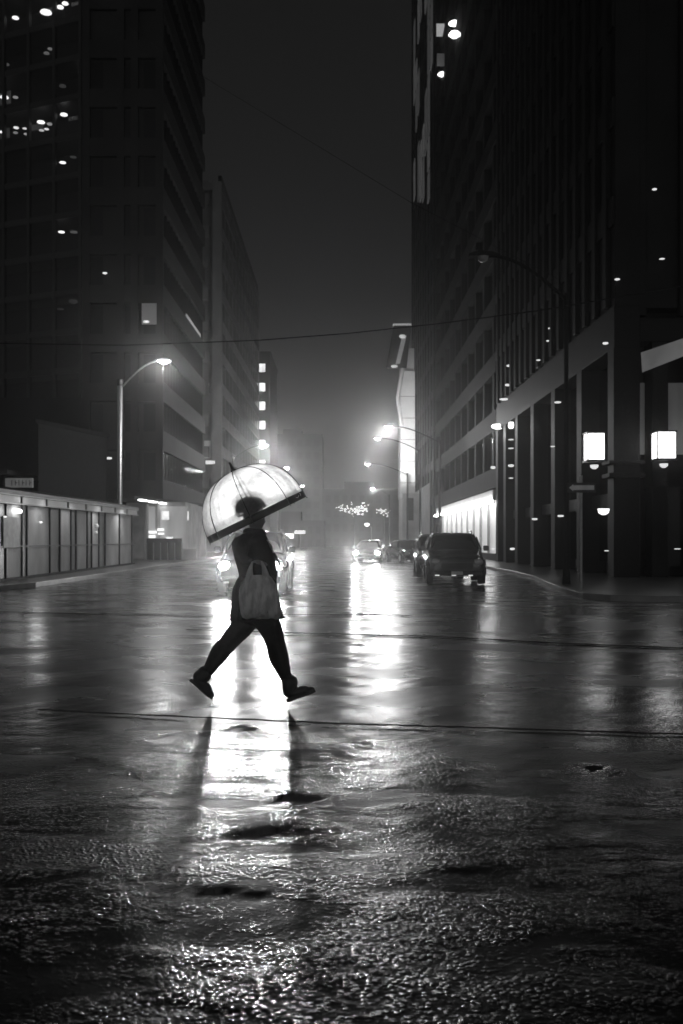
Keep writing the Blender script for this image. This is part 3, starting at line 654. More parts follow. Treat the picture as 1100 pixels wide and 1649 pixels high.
b = MB(); t = mur(25); p, h = shp(t); b.box((p.x + .05, p.y - 1.4, 1.15), (p.x + .09, p.y + .1, 2.15)); part(b, 'notice_board', mat('notice_board', .25, .4, var=.3, scale=4), ST, sto, bevel=.02)
p, h = shp(mur(24)); lamp('shelter_light', (p.x + .7 + 10.6, p.y - 30, h - .5 - .13), 18, .2, ST)
for x, w in ((-20, 18), (60, 34), (105, 34), (150, 60), (190, 80)):
    p, h = shp(mur(x)); lamp('soffit_light', (p.x + .9 + 10.6, p.y - 30, h - .3), w, .3, ST, spot=150, aim=(-.5, 0, -1))

# ------------------------------------------------------------------ vehicles
def make_car(kind, paint, label, group=None):
    suv = kind == 'suv'; r = empty('parked_suv' if suv else 'parked_car', (0, 0, 0), label, 'car', group)
    W, H, L = (.92, 1.66, 4.6) if suv else (.89, 1.44, 4.5)
    hood = .98 if suv else .84; belt = 1.06 if suv else .90
    # stations: y, half-width, bottom z, belt z, roof half-width, roof z
    if suv: stn = [(-L/2, .60, .40, .62, .5, .72), (-L/2+.08, .80, .30, .72, .66, .84), (-L/2+.45, .90, .26, .86, .74, .95), (-1.15, .92, .25, .98, .76, 1.04), (-.95, .92, .25, 1.02, .78, 1.12), (-.35, .92, .25, belt, .72, H-.05), (.2, .92, .25, belt, .72, H), (1.5, .92, .25, belt+.03, .72, H-.03), (L/2-.35, .90, .27, belt+.04, .70, H-.1), (L/2-.12, .88, .32, belt+.02, .70, 1.2), (L/2, .78, .42, .86, .66, .95)]
    else: stn = [(-L/2, .58, .36, .52, .5, .58), (-L/2+.1, .78, .24, .6, .66, .68), (-L/2+.5, .87, .2, .74, .72, .78), (-1.0, .89, .19, .84, .74, .88), (-.85, .89, .19, .86, .74, .92), (-.05, .89, .19, belt, .60, H-.03), (.4, .89, .19, belt, .60, H), (1.0, .89, .19, belt, .60, H-.04), (1.75, .88, .21, belt+.02, .68, 1.02), (L/2-.1, .84, .28, .9, .66, .98), (L/2, .74, .38, .8, .6, .88)]
    def ring(s):
        y, w, zb, zl, wr, zr = s
        half = [(w * .82, zb), (w, zb + .10), (w, (zb + zl) / 2 + .05), (w * .98, zl), (wr + (w - wr) * .14, zr - .10 if zr - zl > .3 else zr - .04), (wr, zr - .02), (wr * .85, zr), (wr * .4, zr + .01)]
        return [(x, y, z) for x, z in half] + [(-x, y, z) for x, z in half[::-1]]
    MB().loft([ring(s) for s in stn]).build('body', paint, r, smooth=True, sub=2)
    gm = mat('car_glass', .02, .06, spec=.9); i1 = 4; i2 = 5
    def lerp(a, b, t): return a + (b - a) * t
    s1, s2 = stn[4], stn[5]
    ws = MB(); o = .035
    def quadbox(name, pts, nrm, m):
        b = MB(); n_ = Vector(nrm).normalized(); A_ = [Vector(p) + n_ * .012 for p in pts]; B_ = [Vector(p) - n_ * .03 for p in pts]
        f0 = [b.bm.verts.new(p) for p in A_]; f1 = [b.bm.verts.new(p) for p in B_]; b.bm.faces.new(f0); b.bm.faces.new(f1[::-1])
        for i in range(len(pts)): b.bm.faces.new((f0[i], f0[(i + 1) % len(pts)], f1[(i + 1) % len(pts)], f1[i]))
        return b.build(name, m, r, bevel=.006)
    y0, z0, y1, z1 = s1[0] + .02, s1[5] + .01, s2[0] - .02, s2[5] - .05
    quadbox('windshield', [(-.74, y0, z0), (.74, y0, z0), (.58, y1, z1), (-.58, y1, z1)], (0, -(z1 - z0), y1 - y0), gm)
    rs, re = (stn[8], stn[9]) if suv else (stn[7], stn[8])
    quadbox('rear_window', [(.6, rs[0] + .04, rs[5] - .06), (-.6, rs[0] + .04, rs[5] - .06), (-.68, re[0] - .02, re[5] + .03), (.68, re[0] - .02, re[5] + .03)], (0, rs[5] - re[5], re[0] - rs[0]), gm)
    for sx in (-1, 1):
        W_ = stn[5][1] * .975; zl = belt + .03; zt = H - .14; wt = stn[5][4] + .05; n_ = (sx * (zt - zl), 0, W_ - wt)
        ya = s2[0] + .05; yb = .55; yc = rs[0] - .1
        quadbox('side_window', [(sx * (W_ + .0), s1[0] + .25, zl), (sx * W_, yb, zl), (sx * wt, yb, zt), (sx * wt, ya, zt)], n_, gm)
        quadbox('side_window', [(sx * W_, yb + .07, zl), (sx * W_, yc + .2, zl), (sx * wt, yc, zt), (sx * wt, yb + .07, zt)], n_, gm)
        m_ = MB(); m_.box((sx * (W + .02), -.88, belt + .0), (sx * (W + .2), -.76, belt + .17)); m_.build('mirror', paint, r, bevel=.04)
        for wy in (-L/2 + .86, L/2 - .9):
            rad = .36 if suv else .32; mt = Matrix.Translation((sx * (W - .10), wy, rad)) @ Matrix.Rotation(R(90), 4, 'Y')
            wh = MB().lathe([(rad * .62, -.11), (rad * .95, -.11), (rad, -.07), (rad, .07), (rad * .95, .11), (rad * .62, .11)], 28, mt).build('wheel', RUBBER, r, smooth=False)
            rb = MB(); rb.lathe([(rad * .6, -.10), (rad * .62, .0), (rad * .6, .10)], 24, mt)
            for q in range(5):
                rb.box((-.05, .02, sx * .105), (.05, rad * .6, sx * .125), mt @ Matrix.Rotation(q * 2 * math.pi / 5, 4, 'Z'))
            rb.build('rim', STEEL, wh)
            ar = MB(); ar.tube([(sx * (W + .003), wy + (rad + .07) * math.cos(t), rad + (rad + .07) * math.sin(t)) for t in np.linspace(-.1, math.pi + .1, 14)], .03, 6); ar.build('wheel_arch', BLACK, r)
    fz = .62 if suv else .5; fy = -L/2
    b = MB(); b.box((-.5, fy - .03, fz - .12), (.5, fy + .1, fz + .08))
    for q in range(4): b.box((-.48, fy - .045, fz - .1 + q * .045), (.48, fy - .03, fz - .085 + q * .045))
    b.build('grille', BLACK, r, bevel=.02)
    b = MB(); b.box((-.78, fy + .0, fz - .34), (.78, fy + .25, fz - .17)); b.build('bumper', BLACK, r, bevel=.05)
    MB().box((-.18, fy - .05, fz - .3), (.18, fy - .01, fz - .19)).build('licence_plate', mat('plate', .6, .4), r, bevel=.005)
    hl = []
    for fx in (-.62, -.1, .42):
        MB().box((fx - .07, fy - .03, fz - .33), (fx + .07, fy + .0, fz - .295)).build('bumper_spot', emat('bumper_spot', .9), r, bevel=.01)  # small emissive bars spaced along the bumper
    for sx in (-1, 1):
        b = MB(); b.lathe([(.05, -.05), (.10, -.02), (.12, .06)], 16, Matrix.Translation((sx * .66, fy + .07, fz + .1)) @ Matrix.Scale(1.5, 4, (1, 0, 0)) @ Matrix.Rotation(R(-90), 4, 'X')); b.bm.normal_update()
        h_ = b.build('headlight', mat('lamp_unlit', .5, .1, .4), r, smooth=True); hl.append(h_)
        MB().box((sx * .82 - .1, L/2 - .12, belt - .22), (sx * .82 + .06, L/2 - .02, belt - .02)).build('tail_light', mat('tail_light', .15, .2), r, bevel=.02)
    if suv:
        for sx in (-1, 1):
            MB().tube([(sx * .62, -.2, H - .03), (sx * .62, 0, H + .05), (sx * .62, 1.5, H + .04), (sx * .62, 1.75, H - .05)], .018, 6).build('roof_rail', CHROME, r)
    return r
def place(c, X, Y, deg, label=None):
    c.location = (X, Y, 0); c.rotation_euler = (0, 0, R(deg))
    if label: c['label'] = label
    return c
pk = 'cars parked along the right kerb'
suv = make_car('suv', mat('suv_paint', .10, .14, .3, var=.1, spec=1.0), 'black SUV parked nearest the camera on the right, its dark windscreen facing us', pk); place(suv, 3.72, 33.3, -3)
suv2 = place(copy_tree(suv), 3.95, 41.0, -2, 'dark SUV with a bright licence plate parked directly behind the nearest black SUV')
sed = make_car('sedan', PAINT, 'low dark saloon with a sloping roof parked behind both SUVs', pk); place(sed, 4.05, 61.5, 14)
def lit_car(c, power, glows=(1, 1), spread=70):
    for k, ch in enumerate([q for q in c.children if q.name.startswith('headlight')]):
        me_ = ch.data.copy(); me_.materials.clear(); me_.materials.append(emat('headlight_glass', 40)); ch.data = me_
    L = 2.28 if c is not None else 0
    for sx, g_ in zip((-1, 1), glows):
        lamp('headlight_beam', (sx * .66, -2.5, .72 if 'SUV' in c['label'] else .6), power * g_, .1, c, spot=spread, blend=.9, aim=(0, -1, -.02))
oc1 = copy_tree(suv); oc1.name = 'oncoming_suv'; oc1['label'] = 'SUV with both headlights blazing directly behind the walking woman'; oc1['group'] = 'cars driving towards the camera'; place(oc1, -2.38, 28.2, 0); lit_car(oc1, 1000, spread=40)
for ch in oc1.children:
    if ch.name.startswith(('body', 'mirror')): ch.data = ch.data.copy(); ch.data.materials[0] = mat('grey_car_paint', .12, .2, .3)
oc2 = make_car('sedan', WPAINT, 'silver car with glaring headlights far down the middle of the road', 'cars driving towards the camera'); oc2.name = 'oncoming_car'; place(oc2, 1.85, 64, -8); lit_car(oc2, 1800, (1, .25), spread=34)
oc3 = copy_tree(oc2); oc3.name = 'distant_car'; oc3['label'] = 'small hazy car far off at the left kerb near the umbrella tip'; oc3['group'] = 'cars driving towards the camera'; place(oc3, -6.6, 104, 0)
for ch in list(oc3.children):
    if ch.type == 'LIGHT': ch.data = ch.data.copy(); ch.data.energy = 90

# low lit signs far down on the left pavement
for x, y, D, w, h, lb in ((483, 857, 150, 17, 5, 'small glowing sign far off right of the umbrella tip'), (464, 863, 120, 18, 8, 'glowing box sign low on the far left pavement'), (467, 886, 100, 14, 8, 'bright low box beside the far left kerb')):
    p = px(x, y, D); hw, hh = w / F * D / 2, h / F * D / 2; r = empty('lit_box_sign', (p.x, D, 0), lb, 'sign', 'small lit signs down the left side')
    MB().box((-hw, 0, p.z - hh), (hw, .2, p.z + hh)).build('face', emat('box_sign', 1.6), r, bevel=.05)
    MB().tube([(0, .1, 0), (0, .1, p.z - hh)], .05, 8).build('post', STEEL, r)

# ------------------------------------------------------------------ trees with fairy lights at the end of the street
BARK = mat('bark', .06, .8, bump=.5, bscale=12)
def fairy_tree(x, y, hw, hh, D, n, label):
    c = px(x, y, D); r = empty('fairy_light_tree', (c.x, D, 0), label, 'tree', 'bare trees hung with fairy lights'); sw, shh = hw / F * D, hh / F * D
    b = MB(); b.tube([(0, 0, 0), (.05, 0, 1.5), (0, .05, c.z - shh)], [.22, .16, .1], 8); b.build('trunk', BARK, r, smooth=True)
    b = MB(); tips = []
    for k in range(26):
        a = random.random() * 6.28; rad = math.sqrt(random.random()); q = Vector((math.cos(a) * rad * sw, (random.random() - .5) * sw * 1.3, c.z + math.sin(a) * rad * shh + rad * math.cos(a) * -.25 * shh))
        m_ = Vector((q.x * .35, q.y * .35, c.z - shh * .5)); b.tube([(0, 0, c.z - shh * 1.2), m_, q], [.06, .035, .01], 5); tips.append((m_, q))
    b.build('branches', BARK, r)
    b = MB(); bulb = emat('fairy_bulb', 5)
    for k in range(n):
        m_, q = random.choice(tips); p = m_.lerp(q, random.random() ** .6) + Vector((random.gauss(0, .25), random.gauss(0, .25), random.gauss(0, .18)))
        MB().lathe([(.05, -.04), (.13, 0), (.05, .04)], 6, Matrix.Translation(p)).build('fairy_light', bulb, r)
fairy_tree(570, 817, 27, 16, 176, 95, 'bare tree covered in fairy lights at the end of the street')
fairy_tree(618, 823, 14, 5, 174, 26, 'smaller tree with a thin string of fairy lights near the pylon foot')

# ------------------------------------------------------------------ the walking woman
DW = 8.63
def W(x, y, d=0): return px(x, y, DW + d)
def skin_pieces(V, E, rad, sub=2):
    me = bpy.data.meshes.new('t'); me.from_pydata([tuple(v) for v in V], E, []); o = bpy.data.objects.new('t', me); COL.objects.link(o)
    s = o.modifiers.new('k', 'SKIN'); s.use_smooth_shade = True
    for i, r_ in enumerate(rad):
        q = me.skin_vertices[0].data[i]; q.radius = (r_, r_) if not isinstance(r_, tuple) else r_; q.use_root = (i == 0)
    u = o.modifiers.new('s', 'SUBSURF'); u.levels = u.render_levels = sub
    bpy.context.view_layer.update(); dg = bpy.context.evaluated_depsgraph_get()
    out = bpy.data.meshes.new_from_object(o.evaluated_get(dg)); bpy.data.objects.remove(o); return out
def chain(paths):
    """paths: lists of (point, radius); a path starting with an int branches from that vertex"""
    V, E, Rr = [], [], []
    for pth in paths:
        prev = None
        for it in pth:
            if isinstance(it, int): prev = it; continue
            V.append(it[0]); Rr.append(it[1]); i = len(V) - 1
            if prev is not None: E.append((prev, i))
            prev = i
    return V, E, Rr
def merge(meshes, voxel, name, mats, parent=None, assign=None):
    bm = bmesh.new()
    for m_ in meshes: bm.from_mesh(m_)
    me = bpy.data.meshes.new(name); bm.to_mesh(me); bm.free(); o = bpy.data.objects.new('t', me); COL.objects.link(o)
    k = o.modifiers.new('r', 'REMESH'); k.mode = 'VOXEL'; k.voxel_size = voxel; k.use_smooth_shade = True
    s = o.modifiers.new('sm', 'SMOOTH'); s.factor = .5; s.iterations = 2
    bpy.context.view_layer.update(); dg = bpy.context.evaluated_depsgraph_get()
    out = bpy.data.meshes.new_from_object(o.evaluated_get(dg)); bpy.data.objects.remove(o); out.name = name
    out.materials.clear()
    for m_ in mats: out.materials.append(m_)
    if assign:
        for p in out.polygons: p.material_index = assign(p.center)
    out.polygons.foreach_set('use_smooth', [True] * len(out.polygons))
    r = bpy.data.objects.new(name, out); COL.objects.link(r)
    if parent is not None: r.parent = parent
    return r
def ball(c, r, rot=None, seg=20):
    bm = bmesh.new(); bmesh.ops.create_uvsphere(bm, u_segments=seg, v_segments=seg // 2 + 2, radius=1)
    m_ = Matrix.Translation(c) @ (rot or Matrix.Identity(4)) @ Matrix.Diagonal((*r, 1)); bmesh.ops.transform(bm, matrix=m_, verts=bm.verts)
    me = bpy.data.meshes.new('b'); bm.to_mesh(me); bm.free(); return me
def bmmesh(b):
    bmesh.ops.recalc_face_normals(b.bm, faces=b.bm.faces); me = bpy.data.meshes.new('m'); b.bm.to_mesh(me); b.bm.free(); return me

SKIN = mat('skin', .28, .5, var=.08, scale=20); LEG = mat('black_leggings', .006, .8, var=.3, scale=30, spec=.06)
COAT = mat('black_wool_coat', .005, .9, var=.4, scale=40, bump=.6, bscale=120, spec=.04); HAIRM = mat('dark_hair', .03, .5, var=.3, scale=30)
BOOT = mat('boot_leather', .012, .4, bump=.3, bscale=40)
NR, FR = -.06, .10                  # near (right) leg leads, far (left) leg trails
pel = W(413, 972, .02)
paths = [
 [(pel, .13), (W(411, 945, .02), .115), (W(409, 915, .02), .12), (W(408, 885, .02), .12), (W(408, 868, .02), .085), (W(410, 856, .02), .05), (W(412, 840, .02), .05)],
 [0, (W(425, 990, NR), .120), (W(437, 1014, NR), .108), (W(444, 1034, NR), .082), (W(448, 1056, NR), .100), (W(460, 1088, NR), .054), (W(466, 1104, NR), .054)],
 [0, (W(402, 992, FR), .120), (W(386, 1015, FR), .108), (W(369, 1033, FR), .082), (W(354, 1051, FR), .096), (W(337, 1077, FR), .054), (W(328, 1090, FR), .054)],
 # far arm up to the umbrella shaft
 [4, (W(417, 870, .16), .055), (W(432, 893, .13), .045), (W(440, 900, .06), .040), (W(437, 886, .0), .028)],
 # near arm, forearm forward, bag handles in the fist
 [4, (W(394, 870, -.17), .055), (W(390, 893, -.22), .045), (W(394, 906, -.25), .04), (W(410, 904, -.25), .027), ],
]
V_, E_, R_ = chain(paths); body_parts = [skin_pieces(V_, E_, R_)]
def hand(wr, palm_dir, curl, thumb, n=4, w=.019):
    """palm plus four curled fingers and a thumb, each its own chain"""
    pd = palm_dir.normalized(); cd = curl.normalized(); sd = pd.cross(cd).normalized(); out = []
    pc = wr + pd * .045; out.append(ball(pc, (.045, .042, .018), Matrix([[pd.x, sd.x, cd.x, 0], [pd.y, sd.y, cd.y, 0], [pd.z, sd.z, cd.z, 0], [0, 0, 0, 1]]), 14))
    for k in range(n):
        s = (k - 1.5) * w; L = (.9, 1.0, .95, .75)[k]; a = pc + sd * s + pd * .03
        pts = [(a, .010), (a + pd * .03 * L + cd * .008, .0095), (a + pd * .04 * L + cd * .032 * L, .009), (a + pd * .018 * L + cd * .046 * L, .0085), (a + cd * .044 * L - pd * .002, .008)]
        v, e, r_ = chain([pts]); out.append(skin_pieces(v, e, r_, 1))
    t0 = wr + pd * .02 - sd * .03 * thumb
    pts = [(t0, .013), (t0 - sd * .016 * thumb + pd * .02 + cd * .012, .011), (t0 - sd * .008 * thumb + pd * .036 + cd * .03, .0095), (t0 + pd * .042 + cd * .044, .0085)]
    v, e, r_ = chain([pts]); out.append(skin_pieces(v, e, r_, 1)); return out
h1 = W(437, 887, .0); h2 = W(409, 904, -.25)
body_parts += hand(h1, Vector((-.45, -.1, 1)), Vector((-.8, -.5, -.3)), 1)
body_parts += hand(h2, Vector((1, 0, -.15)), Vector((.1, .2, -1)), -1)
hc = W(410, 832, .02); tilt = Matrix.Rotation(R(8), 4, 'Y')
def hp(x, y, z): return hc + tilt.to_3x3() @ Vector((x, y, z))
body_parts += [ball(hc + Vector((-.008, 0, .02)), (.096, .076, .098), tilt, 28), ball(hp(.022, 0, -.045), (.066, .058, .072), tilt, 24), ball(hp(.052, 0, -.094), (.026, .03, .02), tilt, 14),   # skull, jaw, chin
   ball(hp(.082, 0, -.018), (.016, .012, .030), tilt @ Matrix.Rotation(R(-22), 4, 'Y'), 14), ball(hp(.092, 0, -.034), (.013, .013, .010), tilt, 12),                       # nose
   ball(hp(.078, 0, -.058), (.012, .024, .007), tilt, 12), ball(hp(.075, 0, -.070), (.012, .021, .008), tilt, 12), ball(hp(.074, 0, .018), (.014, .045, .010), tilt, 12),      # lips, brow
   ball(hp(-.012, -.076, -.015), (.018, .008, .032), tilt, 12), ball(hp(-.012, .076, -.015), (.018, .008, .032), tilt, 12)]
def bodymat(c):
    if (c - hc).length < .16 and c.z > hc.z - .125: return 1
    if (c - h1).length < .12 and c.z > h1.z - .02 or (c - h2).length < .12 and c.x > h2.x: return 1
    return 0
body = merge(body_parts, .0055, 'person', [LEG, SKIN], assign=bodymat)
tag(body, 'person in black coat striding right under a clear dome umbrella with a white bag', 'person')
for sy in (-1, 1):
    e = MB(); me_ = ball(hp(.066, sy * .031, -.004), (.012, .013, .010), tilt, 12); link('eye', me_, mat('eye', .5, .1), body)
# hair: a curly mop of short coiled locks
hb = MB(); hcn = W(404, 819, .02)
for k in range(900):
    th = random.random() * 6.283; ph = math.acos(random.uniform(-.55, 1)); d = Vector((math.sin(ph) * math.cos(th), math.sin(ph) * math.sin(th), math.cos(ph)))
    if d.x > .55 and d.z < .25: continue
    p = hcn + Vector((d.x * .100, d.y * .095, d.z * .080)); u = d.orthogonal().normalized(); v = d.cross(u); pts = []; a0 = random.random() * 6; cr = random.uniform(.007, .014); L = random.uniform(.025, .05)
    for j in range(8):
        t = j / 7; a = a0 + t * 8; pts.append(p + d * L * t + (u * math.cos(a) + v * math.sin(a)) * cr + Vector((0, 0, -.012 * t)))
    hb.tube(pts, [.0032] * 7 + [.001], 4)
hb.build('hair', HAIRM, body, smooth=True)
link('hair_base', ball(hcn + Vector((-.004, 0, -.004)), (.104, .098, .086), None, 28), HAIRM, body)
# coat: lofted around the body, hem flaring, sleeves grown in
def ringpts(y, xl, xr, dep, d=.02, n=40, fold=0, ph=0, sl=0):
    c = (xl + xr) / 2; hw = (xr - xl) / 2 / F * DW; cc = W(c, y, d); out = []
    for k in range(n):
        a = 2 * math.pi * k / n; f = 1 + fold * (math.sin(a * 5 + ph) * .6 + math.sin(a * 9 + ph * 2.3) * .4)
        out.append((cc.x + hw * math.cos(a) * f, cc.y + dep * math.sin(a) * f, cc.z + sl * math.cos(a)))
    return out
up = MB(); up.loft([ringpts(*q) for q in [(852, 399, 424, .07), (857, 396, 426, .085), (861, 388, 428, .13), (866, 378, 431, .18), (874, 373, 434, .20), (884, 374, 438, .20), (896, 376, 442, .195, .02, 40, .02), (908, 380, 444, .19, .02, 40, .03), (918, 383, 446, .185, .02, 40, .03, 1), (927, 385, 447, .18, .02, 40, .04, 1), (929, 390, 444, .15)]])
lo = MB(); lo.loft([ringpts(*q) for q in [(915, 388, 443, .15), (926, 386, 445, .165), (935, 380, 446, .175, .02, 40, .01), (948, 374, 446, .185, .02, 40, .02, .5), (962, 372, 449, .19, .02, 40, .03, .8), (980, 371, 452, .195, .02, 40, .045, 1.0), (994, 369, 456, .20, .02, 40, .06, 1.2, .012), (998, 368, 459, .20, .02, 40, .065, 1.3, .014), (997, 378, 450, .17, .02, 40, .04, 1.3)]])
v, e, r_ = chain([[(W(404, 868, -.06), .08), (W(392, 872, -.16), .072), (W(387, 892, -.21), .062), (W(392, 905, -.245), .056), (W(404, 904, -.25), .044)],
                  [(W(410, 868, .06), .08), (W(420, 872, .15), .068), (W(434, 893, .13), .056), (W(441, 900, .07), .052), (W(439, 892, .02), .042)]])
sl = skin_pieces(v, e, r_)
coat = merge([bmmesh(up), bmmesh(lo), sl], .008, 'coat', [COAT], body)
link('collar', ball(W(410, 858, .02), (.105, .09, .045), Matrix.Rotation(R(6), 4, 'Y'), 24), COAT, body)
# boots
def boot(ank, heel, toe, flex, d):
    a, h, t = W(*ank, d), W(*heel, d), W(*toe, d); ax = (t - h).normalized(); upv = (a - h); upv = (upv - ax * upv.dot(ax)).normalized()
    sh = [(W(*flex, d), .082), (a, .078), (h + upv * .06 + ax * .03, .068), (h.lerp(t, .5) + upv * .05, .054), (h.lerp(t, .85) + upv * .038, .042)]
    v, e, r_ = chain([sh]); up_ = skin_pieces(v, e, r_)
    s = MB(); sd = Vector((0, 1, 0)); rings = []
    for q, w, th in ((0, .030, .03), (.12, .038, .03), (.3, .036, .028), (.36, .034, .014), (.6, .043, .014), (.8, .044, .014), (.95, .03, .014), (1.0, .012, .012)):
        c = h.lerp(t, q); rings.append([tuple(c - sd * w), tuple(c + sd * w), tuple(c + sd * w + upv * th * 1), tuple(c - sd * w + upv * th * 1)])
    s.loft(rings); sm = bmmesh(s)
    b_ = merge([up_, sm, ball(h.lerp(t, .8) + upv * .03, (.05, .042, .03), Matrix.Rotation(math.atan2(-ax.z, ax.x), 4, 'Y'), 16)], .005, 'boot', [BOOT], body); return b_
boot((468, 1104), (463, 1131), (509, 1114), (464, 1086), NR)
boot((326, 1090), (305, 1095), (341, 1127), (337, 1077), FR)

# ------------------------------------------------------------------ umbrella
rim = W(415.5, 838, .03); um = empty('umbrella', rim, 'clear dome umbrella with a black rim band held over the walking person', 'umbrella')
um.rotation_euler = (Matrix.Rotation(R(3.6), 4, 'X') @ Matrix.Rotation(R(-26), 4, 'Y')).to_euler()
RU, HU = .462, .475
def dome(u, a):                      # u 0 apex .. 1 rim
    t = u * math.pi / 2; e_ = 2 / 2.35; r_ = RU * (math.sin(t)) ** e_; z = HU * max(math.cos(t), 0) ** e_
    sc = 1 - .045 * (1 - abs(math.cos(4 * a))) * math.sin(t); return Vector((r_ * sc * math.cos(a), r_ * sc * math.sin(a), z))
FILM = glassy('clear_film', .54, .95, .12, .85)
_n = FILM.node_tree.nodes; _l = FILM.node_tree.links; _mx = [q for q in _n if q.type == 'MIX_SHADER']
_rf = _n.new('ShaderNodeBsdfRefraction'); _rf.inputs['IOR'].default_value = 1.25; _rf.inputs['Roughness'].default_value = .8; _rf.inputs['Color'].default_value = (.97, .97, .97, 1)
_m3 = _n.new('ShaderNodeMixShader'); _m3.inputs[0].default_value = .42; _top = [q for q in _mx if q.outputs[0].links and q.outputs[0].links[0].to_node.type == 'OUTPUT_MATERIAL'][0]
_src = _top.inputs[1].links[0].from_socket; _l.new(_src, _m3.inputs[1]); _l.new(_rf.outputs[0], _m3.inputs[2]); _l.new(_m3.outputs[0], _top.inputs[1])
_tc = _n.new('ShaderNodeTexCoord'); _ns = _n.new('ShaderNodeTexNoise'); _ns.inputs['Scale'].default_value = 9; _ns.inputs['Detail'].default_value = 6; _ns.inputs['Roughness'].default_value = .7
_mr = _n.new('ShaderNodeMapRange'); _mr.inputs[1].default_value = .35; _mr.inputs[2].default_value = .65; _mr.inputs[3].default_value = .42; _mr.inputs[4].default_value = .70
_l.new(_tc.outputs['Object'], _ns.inputs[0]); _l.new(_ns.outputs[0], _mr.inputs[0]); _l.new(_mr.outputs[0], _top.inputs[0])
# rain beads on the film
_vo = _n.new('ShaderNodeTexVoronoi'); _vo.inputs['Scale'].default_value = 90; _l.new(_tc.outputs['Object'], _vo.inputs[0])
_bp = _n.new('ShaderNodeBump'); _bp.inputs['Strength'].default_value = .5; _bp.inputs['Distance'].default_value = .004; _l.new(_vo.outputs['Distance'], _bp.inputs['Height'])
_l.new(_bp.outputs[0], _n['Principled BSDF'].inputs['Normal'])
def shell(u0, u1, nu, name, m, thick=0.0):
    b = MB(); n = 96; rr = [[b.bm.verts.new(dome(u0 + (u1 - u0) * i / nu, 2 * math.pi * k / n) + Vector((0, 0, .0))) for k in range(n)] for i in range(nu + 1)]
    for i in range(nu):
        for k in range(n): b.bm.faces.new((rr[i][k], rr[i][(k + 1) % n], rr[i + 1][(k + 1) % n], rr[i + 1][k]))
    return b.build(name, m, um, smooth=True)
shell(.02, .94, 22, 'canopy', FILM)
bd = shell(.94, 1.0, 3, 'rim_band', mat('black_band', .012, .5, spec=.3)); sdf = bd.modifiers.new('t', 'SOLIDIFY'); sdf.thickness = .002
for k in range(8):
    a = math.pi / 8 * 0 + k * math.pi / 4; MB().tube([dome(u, a) * 1.006 for u in np.linspace(.03, 1.0, 16)] + [dome(1, a) * 1.02 + Vector((0, 0, -.012))], .0038, 5).build('rib', mat('rib_metal', .08, .4, .3), um, smooth=True)
    MB().tube([(0, 0, HU * .62), dome(.5, a) * .985], .0016, 5).build('stretcher', STEEL, um)
sh_ = MB(); sh_.tube([(0, 0, HU + .01), (0, 0, -.36)], .0055, 10); sh_.build('shaft', mat('shaft', .45, .3, .6), um)
MB().tube([(0, 0, HU - .008), (0, 0, HU + .012), (0, 0, HU + .02), (0, 0, HU + .085)], [.026, .024, .014, .009], 12).build('ferrule', BLACK, um)
MB().tube([(0, 0, -.30), (0, 0, -.44)] + [(.035 - .035 * math.cos(t), 0, -.44 - .035 * math.sin(t)) for t in np.linspace(.3, math.pi, 8)] + [(.07, 0, -.42)], .011, 10).build('handle', BLACK, um, smooth=True)
MB().tube([(0, 0, HU * .60), (0, 0, HU * .66)], .013, 12).build('runner', BLACK, um)
b = MB()                             # small pale scroll printed at the front edge of the band
def scroll(pts):
    b.tube([dome(.9625 + v_ * .03, a_) * 1.012 for a_, v_ in pts], .0022, 4)
scroll([(-.44 + .09 * math.cos(t), .55 * math.sin(t)) for t in np.linspace(.2, 2.6, 8)]); scroll([(-.30, .5), (-.27, .1), (-.29, -.3)])
b.build('print', mat('band_print', .7, .5), bd)

# ------------------------------------------------------------------ carrier bag and the box inside
BD = -.34
BAGM = glassy('bag_film', .07, .98, .4, .14)
n = BAGM.node_tree.nodes; l = BAGM.node_tree.links; bp = n.new('ShaderNodeBump'); bp.inputs['Strength'].default_value = 1.0; bp.inputs['Distance'].default_value = .05
tx = n.new('ShaderNodeTexNoise'); tx.inputs['Scale'].default_value = 14; tx.inputs['Detail'].default_value = 5; mp = n.new('ShaderNodeMapping'); mp.inputs['Scale'].default_value = (1.6, 1, .5); tc = n.new('ShaderNodeTexCoord')
l.new(tc.outputs['Object'], mp.inputs[0]); l.new(mp.outputs[0], tx.inputs[0]); l.new(tx.outputs[0], bp.inputs['Height']); l.new(bp.outputs[0], n['Principled BSDF'].inputs['Normal'])
mr_ = n.new('ShaderNodeMapRange'); mr_.inputs[1].default_value = .38; mr_.inputs[2].default_value = .58; mr_.inputs[3].default_value = .6; mr_.inputs[4].default_value = 1.0
cb_ = n.new('ShaderNodeCombineColor'); l.new(tx.outputs[0], mr_.inputs[0])
for i_ in range(3): l.new(mr_.outputs[0], cb_.inputs[i_])
l.new(cb_.outputs[0], n['Principled BSDF'].inputs['Base Color'])      # single and doubled layers of film
b = MB(); NB = 72; rr = []
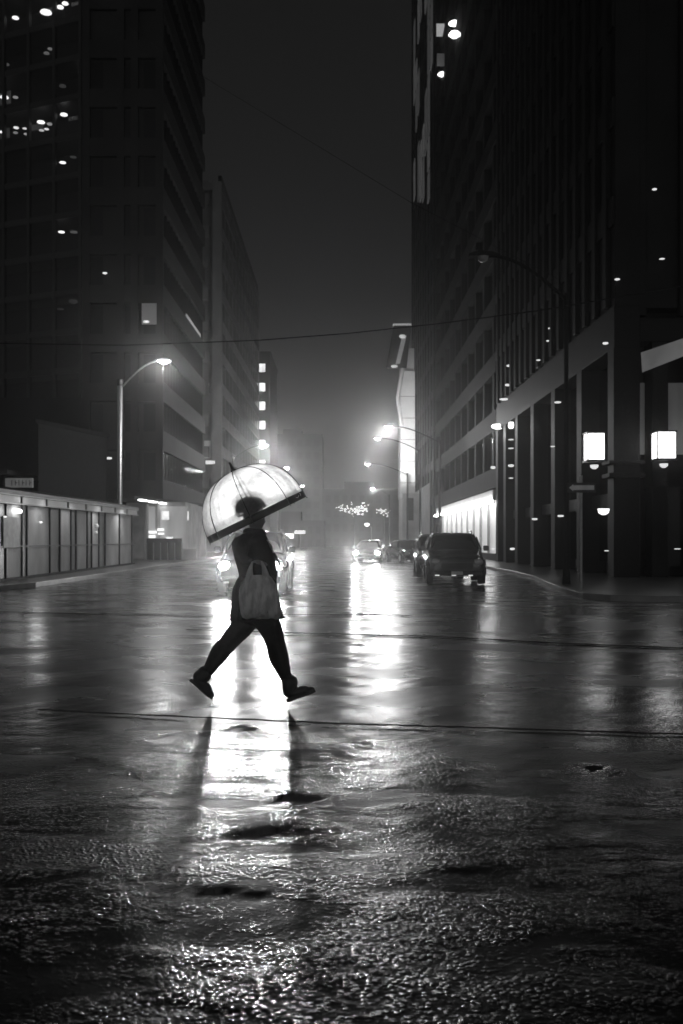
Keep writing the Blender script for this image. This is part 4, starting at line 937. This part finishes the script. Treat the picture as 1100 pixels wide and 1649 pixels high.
for y, xl, xr, dep in [(927, 398, 433, .030), (931, 395, 437, .04), (940, 389.5, 442.5, .055), (950, 386.5, 446.5, .065), (962, 386, 448, .072), (975, 387, 449.5, .075), (986, 388.5, 451, .06), (993, 391, 450, .03), (995.5, 396, 447, .004)]:
    c = W((xl + xr) / 2, y, BD); hw = (xr - xl) / 2 / F * DW; ring = []
    for k in range(NB):
        a = 2 * math.pi * k / NB; ca, sa = math.cos(a), math.sin(a); wr = .010 * math.sin(a * 7 + y * .11) + .006 * math.sin(a * 15 - y * .23) + .007 * math.sin(a * 4 + y * .5)
        ring.append((c.x + hw * math.copysign(abs(ca) ** .75, ca), c.y + (dep + wr) * math.copysign(abs(sa) ** .8, sa), c.z + .008 * math.sin(a * 3)))
    rr.append(ring)
b.loft(rr, cap=False); bag = b.build('carrier_bag', BAGM, smooth=True); tag(bag, 'thin white plastic carrier bag hanging from the near hand, dark box showing through', 'bag')
for cx_, tip, s in ((402, 407, -1), (428, 421.5, 1)):
    b = MB(); rings = []
    for t in np.linspace(0, 1, 12):
        for_ = 1 - t; x = cx_ * for_ + tip * t; w = (6.2 * for_ + 1.4 * t) * (1 - .0 * t) / F * DW; c = W(x + s * 1.2 * math.sin(t * 3.14), 929 * for_ + 904 * t, BD)
        rings.append([tuple(c + Vector((w * math.cos(a), .012 * math.sin(a) + .004 * math.sin(a * 3), 0))) for a in np.linspace(0, 6.283, 14, endpoint=False)])
    b.loft(rings, cap=False); b.build('handle', BAGM, bag, smooth=True)
b = MB(); a, c = W(401, 986, BD), W(444, 964, BD); b.box((a.x, a.y - .04, a.z), (c.x, a.y + .04, c.z)); fb = b.build('food_box', mat('box_card', .03, .6, var=.2, scale=8), bevel=.006)
tag(fb, 'dark flat box sitting in the bottom of the white carrier bag', 'box')
MB().box((a.x - .004, a.y - .044, c.z - .014), (c.x + .004, a.y + .044, c.z + .003)).build('lid', mat('box_lid', .09, .5), fb)


# ------------------------------------------------------------------ haze: one closed box of thin rain mist around everything
b = MB(); b.box((-385, -65, -1.2), (385, 485, 92)); hz = b.build('haze'); hz.visible_shadow = True
hm = bpy.data.materials.new('haze'); hm.use_nodes = True; hn = hm.node_tree.nodes; hn.remove(hn['Principled BSDF'])
pv = hn.new('ShaderNodeVolumePrincipled'); pv.inputs['Density'].default_value = .0016; pv.inputs['Color'].default_value = (.9, .9, .9, 1); pv.inputs['Anisotropy'].default_value = .92
hm.node_tree.links.new(pv.outputs[0], hn['Material Output'].inputs['Volume']); hz.data.materials.append(hm)
tag(hz, 'thin rainy mist filling the street', kind='stuff')
